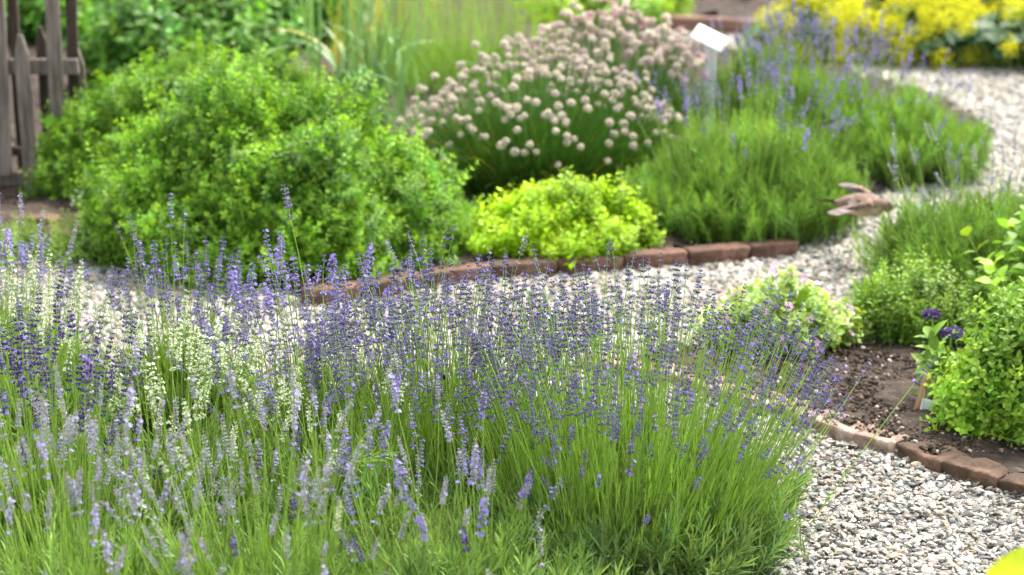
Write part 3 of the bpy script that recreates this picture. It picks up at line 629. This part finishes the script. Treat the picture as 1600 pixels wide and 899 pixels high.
for nm, lb, px, py, rx, ry, h, n_ in (('tall_leafy_plant', 'tall dark leafy plant behind the green bush, right of the fence', 290, 150, .52, .3, .62, 420), ('tall_leafy_plant', 'dark leafy shrub at the top behind the strap-leaved onions', 450, 75, .42, .3, .5, 260),
                                      ('tall_leafy_plant', 'dark leafy plant seen through the fence at the top left', 90, 70, .55, .3, .5, 220)):
    bush(nm, lb, 'plant', px, py, [('foliage', DARK, ['darkleaf', 'stem'], 0, 0, rx, ry, h, n_, .3, dict(upw=.55, rnd=.2, inner=.5, lump=.2, low=-.05, tv=(.7, 1.5), hue=.12))], 'tall dark leafy plants behind the bushes', tw=0)
fl_ = leaf(.075, .030, 3, .2, .5, 'lance', 0)
FERN = [shoot(random.uniform(.24, .30), 8, fl_, 2, .15, lambda t: 1.1 - .6 * t, .002, random.uniform(.5, 1.1), .3, .15, 1, tipcol=(1.2, 1.15, 1), segs=5) for _ in range(5)]
bush('yellow_green_shrub', 'fresh yellow-green shrub with drooping leaves at the top behind the chives', 'shrub', 950, 38,
     [('foliage', FERN, ['fernleaf', 'stem'], 0, 0, .52, .35, .38, 150, .2, dict(upw=.4, rnd=.25, inner=.5, low=0, tv=(.7, 1.3)))])
bush('dark_shrub', 'low dark green shrub at the top edge above the white marker', 'shrub', 1130, -2,
     [('foliage', BAS, ['darkleaf', 'stem'], 0, 0, .42, .3, .32, 110, .2, dict(upw=.4, rnd=.3, inner=.5, low=0, tv=(.6, 1.8), hue=.12))])
# feathery plants
fe = leaf(.020, .0025, 1, 0, .2, 'linear', 0, mid=False)
FEA = [shoot(random.uniform(.30, .42), 22, fe, 4, .6, lambda t: 1.25 - .6 * t, .0014, random.uniform(0, .25), .8, .1, 0, tipcol=(1.1, 1.05, 1), segs=5) for _ in range(5)]
FEAs = [shoot(random.uniform(.12, .16), 12, fe, 4, .6, lambda t: 1.2 - .6 * t, .0012, random.uniform(0, .35), .8, .1, 0, segs=3) for _ in range(5)]
bush('feathery_herb', 'feathery pale green herb with thin upright stalks, left of the chives', 'herb', 690, 130,
     [('foliage', FEA, ['fernleaf', 'stem'], 0, .1, .65, .6, .50, 300, .35, dict(upw=.9, rnd=.1, inner=.4, low=.3)),
      ('foliage', FEAs, ['midleaf', 'stem'], .05, -.15, .5, .5, .17, 1000, .13, dict(upw=.7, rnd=.2, inner=.6, low=0))], tw=0)
bush('weed_clump', 'low green weeds on the soil left of the big bush', 'weeds', 95, 405,
     [('foliage', MINT2, ['midleaf', 'stem'], 0, 0, .40, .20, .11, 420, .08, dict(upw=.4, rnd=.3, inner=.6, low=0, ks=(.5, .9)))], tw=0)

# ---------------------------------------------------------------- chives
def blade(L_, bend, r=.0022):
    pts = []; x = z = 0
    for i in range(8):
        pts.append((x, 0, z)); a = .02 + bend * (i / 7) ** 1.7; x += math.sin(a) * L_ / 7; z += math.cos(a) * L_ / 7
    return tube(pts, [r * (1 - .85 * (i / 7) ** 1.5) for i in range(8)], 3, 0)
BL = [blade(random.uniform(.28, .38), random.uniform(.1, 1.5)) for _ in range(10)]
def chive_head():
    ts = [T(*(lambda a: (a[0] * .007, a[1]))(ico(1)), 1)]
    n_ = 64
    for i in range(n_):
        z = 1 - 1.4 * (i + .5) / n_; r = math.sqrt(max(0, 1 - z * z)); q = i * 2.39996; d = np.array([r * math.cos(q), r * math.sin(q), z]) + np.random.default_rng(i).normal(0, .08, 3)
        v = random.uniform(.8, 1.15); ts.append(bud(.0115 * random.uniform(.85, 1.15), .0023, 4, 0, (v, v * random.uniform(.93, 1.02), v), (.85, .80, .72)).x(MZ(d), d * .003))
    return join(ts)
CH = [chive_head() for _ in range(4)]; CHM = [mesh_of(t, 'flower_head', ['chivehead', 'chivecore']) for t in CH]
pinky = leafmat('pinkish_floret', (.68, .54, .50), .3, .7, .2, tcol=(1, 1, 1)); M['chivehead_pink'] = pinky
CHP = [mesh_of(t, 'flower_head', ['chivehead_pink', 'chivecore']) for t in CH]
def chives(label, px, py, Rr, H, He, nb, nh, pink, hs):
    c = P(px, py); root = thing('chive_clump', label, 'chives', c, 'chive clumps in flower')
    g = Geo(); q = rng.uniform(0, 6.28, nb); rr = np.sqrt(rng.random(nb)); bx = np.cos(q) * rr * Rr * .55; by = np.sin(q) * rr * Rr * .5
    D = np.stack([np.cos(q) * rr * .75, np.sin(q) * rr * .75, np.ones(nb)], 1) + rng.normal(0, .12, (nb, 3)); ch = rng.integers(0, len(BL), nb); v = rng.uniform(.6, 1.5, nb); hu = rng.normal(.05, .12, nb)
    tint = np.stack([v * (1 + hu), v, v * (1 - hu * .5)], 1); dead = rng.random(nb) < .025; tint[dead] = (5, 2.2, 1.2)
    for i, t in enumerate(BL):
        k = ch == i; out = np.stack([np.cos(q[k]), np.sin(q[k]), np.zeros(k.sum())], 1) + rng.normal(0, .3, (k.sum(), 3)); Dk = D[k] / np.linalg.norm(D[k], axis=1, keepdims=True)
        Y = np.cross(Dk, out); Y /= np.linalg.norm(Y, axis=1, keepdims=True); X = np.cross(Y, Dk)
        g.add(t, np.stack([X, Y, Dk], 2), np.stack([bx[k], by[k], np.full(k.sum(), .02)], 1), rng.uniform(.8, 1.15, k.sum()), tint[k])
    g.build('blades', ['chive'], root)
    q = rng.uniform(0, 6.28, nh); rr = np.sqrt(rng.random(nh)); tip = np.stack([c[0] + np.cos(q) * rr * Rr, c[1] + np.sin(q) * rr * Rr * .85, H - (H - He) * rr ** 2 + rng.normal(0, .034, nh)], 1)
    base = np.stack([c[0] + np.cos(q) * rr * Rr * .5, c[1] + np.sin(q) * rr * Rr * .45, np.full(nh, .03)], 1); order = np.argsort(tip[:, 1]); g = Geo(); g2 = Geo()
    for rank, i in enumerate(order):
        d = tip[i] - base[i]; L_ = np.linalg.norm(d); j = int(np.argmin([abs(s['L'] - L_) for s in STEMS[::3]])) * 3; s = STEMS[j]; k = L_ / s['L']; A = MZ(d, random.uniform(0, 6.28)); sc = random.uniform(*hs); h = random.randrange(4)
        if rank < 100:
            o = bpy.data.objects.new('flower_stem', CHSTEM[j]); COL.objects.link(o); o.parent = root
            o.matrix_local = Matrix.Translation(Vector(base[i] - c)) @ Matrix(A.tolist()).to_4x4() @ Matrix.Scale(k, 4)
            hd = bpy.data.objects.new('flower_head', (CHP if random.random() < pink else CHM)[h]); COL.objects.link(hd); hd.parent = o
            hd.matrix_local = Matrix.Translation(Vector(s['tip'])) @ Matrix.Scale(sc / k, 4)
        else:
            g.one(CHT[j], A, base[i] - c, k); v = random.uniform(.9, 1.15); p_ = random.random() < pink
            g2.one(CH[h], A, base[i] - c + A @ s['tip'] * k, sc, (v * (.85 if p_ else 1), v * (.66 if p_ else 1), v * (.8 if p_ else 1)))
    if nh > 100: tag(g.build('flower_stems', ['chive'], root), kind='stuff'); tag(g2.build('flower_heads', ['chivehead', 'chivecore'], root), kind='stuff')
CHT = {j: tube([tuple(v) for v in np.linspace([0, 0, 0], STEMS[j]['tip'], 5)], .0017, 3, 0) for j in range(0, 15, 3)}
CHSTEM = {j: mesh_of(CHT[j], 'flower_stem', ['chive']) for j in CHT}
chives('chive clump with cream flower heads, the left and nearer of the two', 840, 305, .50, .50, .24, 4600, 360, .05, (.8, 1.2))
chives('chive clump with larger pinkish flower heads, beside the white marker', 950, 245, .37, .55, .36, 2600, 270, .4, (.9, 1.3))

# ---------------------------------------------------------------- strap leaved onions
c = P(560, 225); root = thing('onion_clump', 'strap-leaved blue-green onions with orange withered tips, behind the big bush', 'onions', c)
for i in range(58):
    a = random.uniform(0, 6.28); L_ = random.uniform(.48, .80); g = Geo()
    t = leaf(L_, random.uniform(.014, .028), 12, .5, random.choice([random.uniform(.3, .9), random.uniform(1.2, 2.6)]), 'strap', 0)
    tips = t.V[:, 1]; n_ = len(t.V); fr = np.arange(n_) / n_; 
    if random.random() < .3: t.c = np.where((fr > random.uniform(.55, .85))[:, None], np.array([[3.2, 1.25, .45]]), t.c)
    r0 = random.uniform(0, .30); d = np.array([math.cos(a) * random.uniform(.1, .9), math.sin(a) * random.uniform(.1, .4), 1]); v = random.uniform(.75, 1.3)
    g.one(t, MY(d, (math.cos(a), math.sin(a), .2)), (math.cos(a + i) * r0, math.sin(a + i) * r0 * .7, .02), 1, (v, v, v)); g.build('leaf', ['leek'], root)

# ---------------------------------------------------------------- yellow lady's mantle
def fan(r, lobes=9, cup=.35):
    V = [(0, 0, 0)]; n_ = lobes * 4
    for i in range(n_ + 1):
        q = -2.75 + 5.5 * i / n_; rr = r * (.86 + .14 * abs(math.sin(i * math.pi / 4))); V.append((rr * math.sin(q), rr * math.cos(q) + r * .1, r * cup * (rr / r) ** 2 + .05 * r * math.cos(i * math.pi / 2)))
    return T(V, [(0, i + 1, i) for i in range(1, n_ + 1)])
FAN = [join([fan(random.uniform(.035, .055), cup=random.uniform(.1, .5)).x(MY((0, 1, .15), (0, -.15, 1)), (0, 0, .14)), tube([(0, 0, 0), (0, -.01, .07), (0, 0, .14)], .0018, 3, 1)]) for _ in range(5)]
def froth():
    ts = []
    for i in range(110):
        p = rng.normal(0, .021, 3) + np.array([0, 0, .12]); 
        for a in range(4):
            d = rng.normal(0, 1, 3); ts.append(leaf(.0075, .006, 1, 0, .1, 'ovate', 0, mid=False).x(MY(d, rng.normal(0, 1, 3)), p)); v = random.uniform(.8, 1.15); ts[-1].c *= v
        if i % 6 == 0: ts.append(tube([(0, 0, .03), tuple(p * .6 + np.array([0, 0, .02])), tuple(p)], .0007, 3, 1))
    ts.append(tube([(0, 0, 0), (0, 0, .06), (.0, 0, .1)], .0012, 3, 1)); return join(ts)
FRO = [froth() for _ in range(6)]; FROM = [mesh_of(t, 'flower_cluster', ['yellow', 'stem']) for t in FRO]
def mantle(label, px, py, rx, ry, h, nl, nf_, side):
    c = P(px, py); root = thing('ladys_mantle', label, 'flowering plant', c, 'yellow flowering plants beyond the path')
    foliage(root, 'foliage', FAN, ['lobeleaf', 'stem'], c, rx, ry, h * .85, nl, .14, upw=.5, rnd=.25, inner=.5, low=0, seed=px, tv=(.7, 1.5))
    pos, N, _ = dome(c + np.array([side, -.05, .02]), rx * .85, ry, h, nf_, inner=.15, low=.02, seed=px)
    for i in range(nf_):
        D = N[i] * .6 + np.array([0, 0, .4]) + rng.normal(0, .2, 3); o = bpy.data.objects.new('flower_cluster', random.choice(FROM)); COL.objects.link(o); o.parent = root; k = random.uniform(1.0, 1.6)
        D = D / np.linalg.norm(D); o.matrix_local = Matrix.Translation(Vector(pos[i] - D * .10 * k - c)) @ Matrix(MZ(D, random.uniform(0, 6)).tolist()).to_4x4() @ Matrix.Scale(k, 4)
mantle('yellow-flowered plant with dark lobed leaves, leftmost beyond the gravel at the top right', 1275, 88, .34, .30, .30, 320, 70, 0)
mantle('yellow-flowered plant in the middle beyond the gravel, its flowers hanging over the stones', 1440, 95, .34, .32, .32, 320, 80, .0)
mantle('large dark lobed leaves with few yellow flowers, rightmost beyond the gravel', 1610, 104, .40, .32, .32, 520, 22, -.1)
mantle('yellow-flowered plant in the back row at the top right edge', 1440, 25, .6, .3, .36, 320, 75, 0)

# ---------------------------------------------------------------- pink flowered plant, dock leaf, heliotrope, near leaf
vl = leaf(.030, .024, 3, .2, .4, 'ovate', 0); 
vl.c = np.array([(1.5, 1.35, 1.9) if (i % 3 != 1) else (.75, .85, .6) for i in range(len(vl.V))])
VAR = [shoot(random.uniform(.07, .10), 4, vl, 2, .2, lambda t: 1.1 - .35 * t, .0012, random.uniform(.1, .5), 1.57, .25, 1, tipcol=(1, 1, .8), segs=3) for _ in range(6)]
GRN = [shoot(random.uniform(.06, .10), 5, ml2, 2, .3, lambda t: 1.1 - .4 * t, .0012, random.uniform(.1, .5), 1.57, .2, 1, segs=3) for _ in range(5)]
root = bush('pink_flowered_herb', 'pale variegated herb with small pink flowers at the tip of the soil bed', 'herb', 1222, 552,
     [('foliage', VAR + GRN, ['varieg', 'fernleaf'], 0, 0, .22, .15, .215, 520, .08, dict(upw=.55, rnd=.2, inner=.5, lump=.2, low=0, ks=(.7, 1.15)))], tw=8)
def pinkf():
    ts = [tube([(0, 0, -.03), (0, 0, 0)], .0009, 3, 1)]
    for a in range(5): q = a * 1.257; d = np.array([math.cos(q), math.sin(q), .5]); ts.append(leaf(.0085, .0075, 2, .1, .5, 'ovate', 0).x(MY(d, (-math.cos(q), -math.sin(q), 2)), (0, 0, 0)))
    return join(ts)
PM = mesh_of(pinkf(), 'flower', ['pink', 'stem']); pos, N, _ = dome(P(1228, 552),   .225, .16, .245, 54, inner=.15, low=.1)
for i in range(54):
    o = bpy.data.objects.new('flower', PM); COL.objects.link(o); o.parent = root; o.matrix_local = Matrix.Translation(Vector(pos[i] - P(1228, 552))) @ Matrix(MZ(N[i] + rng.normal(0, .3, 3)).tolist()).to_4x4() @ Matrix.Scale(random.uniform(1.1, 1.8), 4)
c = P(1252, 556); root = thing('dock_seedling', 'single broad upright green leaf standing in the pink flowered herb', 'weed', c)
g = Geo(); g.one(leaf(.195, .062, 9, .3, .15, 'paddle', 0, wave=.0015), MY((.08, .02, 1), (-.15, -1, .1))); g.build('leaf', ['fernleaf'], root)
g = Geo(); g.one(leaf(.11, .035, 7, .3, .6, 'paddle', 0), MY((-.5, .3, 1), (-.1, -1, .6))); g.build('leaf', ['fernleaf'], root)

c = P(1472, 640); root = thing('heliotrope', 'plant with two deep purple flower clusters and olive leaves behind the lemon-green herb', 'flowering plant', c)
hl = leaf(.075, .034, 5, .3, .7, 'ovate', 0, tipcol=(1.2, 1, .8))
HEL = [shoot(.16, 5, hl, 2, .3, lambda t: 1.1 - .4 * t, .0025, .2, 1.57, .2, 1, segs=4) for _ in range(3)]
foliage(root, 'foliage', HEL, ['midleaf', 'stem'], c, .08, .07, .17, 8, .16, upw=.7, rnd=.15, inner=.3, low=.2)
def helio(r):
    ts = []
    for i in range(90):
        q = i * 2.4; rr = r * math.sqrt(i / 90); p = np.array([rr * math.cos(q), rr * math.sin(q) * .8, .012 * (1 - (rr / r) ** 2) + random.uniform(-.003, .003)]); v = random.choice([.6, .8, 1, 1.3, 1.8])
        for a in range(5): d = np.array([math.cos(a * 1.257 + i), math.sin(a * 1.257 + i), .5]); ts.append(leaf(.0042, .0036, 1, 0, .2, 'ovate', 0, mid=False).x(MY(d, (0, 0, 1)), p)); ts[-1].c *= v
    return join(ts)
for (a, b_, z, r) in ((1487, 522, P(1472, 640)[1] - .05, .030), (1455, 493, P(1472, 640)[1] - .02, .022)):
    d = ray(a, b_); p = np.array([0, 0, CAMH]) + d * (z / d[1])
    g = Geo(); g.one(helio(r), MZ((-.1, -.35, 1)), p - c); g.build('flower_cluster', ['purple'], root)
    g = Geo(); g.one(tube([(0, 0, 0.02), tuple((p - c) * .6 + np.array([0, 0, .02])), tuple(p - c)], .002, 4, 0)); g.build('flower_stem', ['stem'], root)

cl = Q(1594, 908, 2.55); c = np.array([cl[0] + .10, cl[1] - .05, 0]); root = thing('broad_leaf_plant', 'blurred yellow-green broad leaf plant closest to the camera, in the bottom right corner', 'plant', c)
def biglf(L_, W_, d, nrm, p, v):
    t = leaf(L_, W_, 16, .18, .6, 'ovate', 0, wave=.0022, tipcol=(1.15, 1.05, .8)); t.c[1::3] *= 1.35; t.c[0::6] *= .85; t.c[2::6] *= .85
    g = Geo(); g.one(t, MY(d, nrm), p, 1, v); return g.build('leaf', ['bigleaf'], root)
top = cl - c
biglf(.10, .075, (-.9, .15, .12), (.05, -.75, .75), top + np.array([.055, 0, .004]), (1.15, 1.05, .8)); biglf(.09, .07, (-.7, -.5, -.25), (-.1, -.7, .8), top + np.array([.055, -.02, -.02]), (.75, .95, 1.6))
biglf(.11, .08, (.8, .3, .1), (0, -.4, 1), top + np.array([.06, 0, -.01]), (.9, 1, 1)); biglf(.10, .075, (.3, -.8, .1), (0, -.2, 1), top + np.array([.06, 0, -.03]), (.9, 1, 1))
g = Geo(); g.one(tube([(0, 0, 0), (.01, 0, top[2] * .5), tuple(top + np.array([.06, 0, 0]))], [.006, .005, .003], 6, 0)); g.build('stem', ['stem'], root)

# ---------------------------------------------------------------- fence
def board(l, w_, th, pointed, seed):
    V = []; Fc = []; n_ = 10
    for i in range(n_ + 1):
        z = l * i / n_; ww = w_ / 2 * (1 + .04 * math.sin(i * 1.7 + seed)); ww = ww * (.3 if (i == n_ and pointed) else 1); yo = .003 * math.sin(i * .9 + seed)
        z = z if not (i == n_ and pointed) else l + w_ * .3
        V += [(-ww, -th / 2 + yo, z), (ww, -th / 2 + yo, z), (ww, th / 2 + yo, z), (-ww, th / 2 + yo, z)]
    for i in range(n_):
        for k in range(4): a = i * 4 + k; b_ = i * 4 + (k + 1) % 4; Fc.append((a, b_, b_ + 4, a + 4))
    Fc += [(3, 2, 1, 0), (n_ * 4, n_ * 4 + 1, n_ * 4 + 2, n_ * 4 + 3)]; return T(V, Fc)
c = P(45, 303); root = thing('picket_fence', 'old weathered grey picket fence with staggered boards at the left edge', 'fence', c); Yf = c[1]
def fx(px): return (px - 800) / F * (Yf * math.cos(TH) + CAMH * math.sin(TH) - .25 * math.sin(TH)) - c[0]
def addboard(px, wpx, z0, z1, yo, mat, lean=0, pt=True):
    s = 440; g = Geo(); g.one(board(z1 - z0, wpx / s, .02, pt, px)); o = g.build('picket', [mat], root, smooth=False); o.location = (fx(px), yo, z0); o.rotation_euler = (0, lean, 0)
addboard(4, 30, .08, .95, -.045, 'wood_grey', .02); addboard(48, 21, 0, .56, -.045, 'wood_grey', -.01); addboard(94, 22, .12, .92, -.045, 'wood_grey', .015)
addboard(27, 15, .06, .85, .045, 'wood_dark', .0); addboard(70, 16, .1, .58, .045, 'wood_dark', -.01); addboard(113, 17, .12, .8, .045, 'wood_dark', .02); addboard(122, 22, .05, .50, .045, 'wood_grey', 0)
addboard(-40, 26, 0, .9, -.045, 'wood_grey', 0); addboard(-85, 26, 0, .6, -.045, 'wood_grey', 0); addboard(-12, 18, 0, .6, .045, 'wood_dark')
for z, h, mt in ((.43, .055, 'wood_grey'), (.14, .03, 'wood_dark'), (.01, .07, 'wood_grey')):
    g = Geo(); g.one(rbox(1.5, .03, h, .004, z * 9, amp=.002, chip=False)); o = g.build('rail', [mt], root, smooth=False); o.location = (fx(128) - .75, 0.0, z + h / 2)
g = Geo(); g.one(rbox(.09, .09, 1.1, .006, 5, amp=.003, chip=False)); o = g.build('post', ['wood_dark'], root, smooth=False); o.location = (fx(-170) , .1, .54)
c2 = P(60, 306); st = thing('garden_stake', 'short orange-brown wooden stake at the foot of the fence', 'stake', c2); g = Geo(); g.one(board(.075, .016, .008, False, 3)); o = g.build('board', ['wood_new'], st); o.rotation_euler = (0, -.12, 0)

# timber edge far right
g = Geo(); a, b_ = P(1050, 50), P(1240, 60); L_ = np.linalg.norm(b_ - a); g.one(rbox(L_ * 1.1, .09, .10, .012, 3, amp=.006)); o = g.build('timber_edging', ['wood_rust']); cc = (a + b_) / 2
o.location = (cc[0], cc[1], .04); o.rotation_euler = (0, 0, math.atan2(b_[1] - a[1], b_[0] - a[0])); tag(o, 'reddish brown timber edging behind the white marker', 'timber edging')
g = Geo(); g.one(pebble_t(3, .7, 5), k=.05, tint=(.75, .78, .82)); o = g.build('rock', ['pebble']); o.location = P(592, 150, .02); tag(o, 'pale grey rock on the soil under the strap-leaved onions', 'rock')

# ---------------------------------------------------------------- plant marker
zc = Q(1110, 190, 1)[1]; c = P(1108, 243); root = thing('plant_marker', 'white sloped plant marker on a thin post beside the chives', 'plant marker', c)
dm = c[1]
def at(px, py): d = ray(px, py); return np.array([0, 0, CAMH]) + d * (dm / d[1])
t1 = at(1104, 74) - c
g = Geo(); g.one(rbox(.034, .014, t1[2] + .02, .002, 1, amp=.0004, chip=False)); o = g.build('post', ['post_metal'], root); o.location = (t1[0] * .5, 0, (t1[2] + .02) / 2); 
g = Geo(); g.one(rbox(.009, .016, t1[2] - .06, .0015, 1, amp=.0003, chip=False)); o = g.build('post_lit_strip', ['white_sheet'], root); o.location = (t1[0] * .5 + .0217, -.002, t1[2] / 2 + .03)  # added white strip: paints the sunlit right side of the grey post
p = at(1109, 60) - c; g = Geo(); g.one(rbox(.135, .075, .007, .003, 2, amp=.0003, chip=False)); o = g.build('sign_plate', ['white_sheet'], root); o.location = p; o.rotation_euler = (R(38), R(24), R(-22))

# ---------------------------------------------------------------- wooden stake and white tag by the heliotrope
c = P(1426, 662); root = thing('plant_label', 'leaning pine label stick with a white tag under the lemon-green herb', 'plant label', c)
g = Geo(); g.one(board(.125, .020, .003, False, 1)); o = g.build('stick', ['wood_new'], root); o.rotation_euler = (0, .28, .2)
g = Geo(); g.one(rbox(.030, .002, .062, .0009, 4, amp=.0001, chip=False)); o = g.build('white_tag', ['white_sheet'], root); o.location = (.027, -.01, .033); o.rotation_euler = (-.2, .2, -.1)
g = Geo(); g.one(tube([(.018, -.012, 0), (.021, -.013, .09)], .001, 5, 0)); g.build('pin', ['post_metal'], root)

# ---------------------------------------------------------------- bird in flight
def bird():
    c = Q(1348, 322, 6.1); root = thing('bird', 'small brown bird flying low over the gravel path with wings swept', 'bird', c)
    g = Geo(); st = [(-.075, .003), (-.06, .010), (-.04, .019), (-.015, .026), (.01, .027), (.03, .022), (.043, .0165), (.055, .0165), (.067, .013), (.075, .006), (.078, .001)]
    pts = [(x, 0, .004 * math.sin((x + .07) * 20) + (.004 if x > .04 else 0)) for x, r in st]; g.one(tube(pts, [r for _, r in st], 14, 0, cap=True))
    g.one(tube([(x, 0, z - .004) for x, _, z in pts[2:7]], [r * .96 for _, r in st[2:7]], 14, 2))
    def feather(p, d, nrm, L_, W_, mat): g.one(leaf(L_, W_, 5, .12, .12, 'linear', mat).x(MY(d, nrm)), pos=p)
    for i in range(7): a = (i - 3) * .11; feather((-.06, (i - 3) * .002, .001 * i), (-1, a, .02), (0, 0, 1), .058, .014, 1)
    for sgn, up in ((1, .38), (-1, -.30)):
        sh = np.array([.014, sgn * .018, .012]); el = sh + np.array([.010, sgn * .032, .030 * up]); wr = el + np.array([-.034, sgn * .034, .050 * up])
        g.one(tube([sh - np.array([0, sgn * .01, 0]), sh, el, wr], [.012, .010, .006, .003], 8, 0))
        ln = lambda f: sh + (el - sh) * f * 2 if f < .5 else el + (wr - el) * (f - .5) * 2
        for i in range(13): f = i / 12; feather(ln(f) + (0, 0, -.0006 * (i % 2)), np.array([-1, sgn * (.05 + .35 * f), .3 * up * f]), (0, -sgn * .8 * up, 1), .052 + .014 * f, .020, 1)
        for i in range(11): f = i / 10; feather(wr + (0, 0, -.0006 * (i % 2)), np.array([-1 + .45 * f, sgn * (.42 + .55 * f), up * (.3 + .35 * f)]), (0, -sgn * .8 * up, 1), .066 + .022 * math.sin(f * 2.4), .015, 1)
        for i in range(14): f = i / 13; feather(ln(f) + (.004, 0, .003), np.array([-1, sgn * .2, .1]), (0, -sgn * .8 * up, 1), .030, .018, 0)
    b_ = g.build('body', ['feather', 'feather_dark', 'feather_pale'], root)
    g = Geo(); g.one(tube([(.074, 0, .009), (.090, 0, .006)], [.0045, .0006], 8, 0, cap=True)); g.build('beak', ['horn'], root)
    for s in (1, -1): g = Geo(); V, Fc = ico(2); g.one(T(V * .0026, Fc), pos=(.064, s * .0125, .012)); g.build('eye', ['horn'], root)
    root.rotation_euler = (R(-14), R(3), R(-14)); root.scale = (1.25,) * 3
bird()

# ---------------------------------------------------------------- bumblebee on the lavender
def bee():
    p = Q(693, 588, 4.0); root = thing('bumblebee', 'dark bumblebee with brown wings feeding among the violet lavender heads', 'bee', p)
    g = Geo(); st = [(-.008, .001), (-.0065, .003), (-.003, .0042), (0, .0036), (.0015, .0034), (.004, .0036), (.006, .0022), (.0068, .0018), (.0085, .0019), (.0098, .0008)]
    g.one(tube([(x, 0, 0) for x, _ in st], [r for _, r in st], 12, 0, cap=True))
    for i in range(420):
        k = random.randrange(1, 8); x, r = st[k]; q = random.uniform(0, 6.28); d = np.array([random.uniform(-.4, .2), math.cos(q), math.sin(q)]); pp = np.array([x + random.uniform(-.0015, .0015), math.cos(q) * r * .9, math.sin(q) * r * .9])
        g.one(leaf(.0016, .0003, 1, 0, .2, 'linear', 0, mid=False).x(MY(d, (1, 0, .1)), pp))
    g.build('body', ['fuzz_black', 'fuzz_yellow'], root)
    for s in (1, -1):
        for L_, a in ((.012, .5), (.009, .95)):
            g = Geo(); g.one(leaf(L_, .0045, 6, .02, .1, 'paddle', 0).x(MY((-math.cos(a), s * math.sin(a), .25), (0, 0, 1)), (.003, s * .002, .003))); g.build('wing', ['wingfilm'], root)
        for k in range(3): g = Geo(); g.one(tube([(.004 - k * .002, s * .003, -.002), (.004 - k * .003, s * .006, -.004), (.004 - k * .0035, s * .007, -.007)], .0003, 4, 0)); g.build('leg', ['fuzz_black'], root)
    root.rotation_euler = (R(25), R(-60), R(160))
bee()
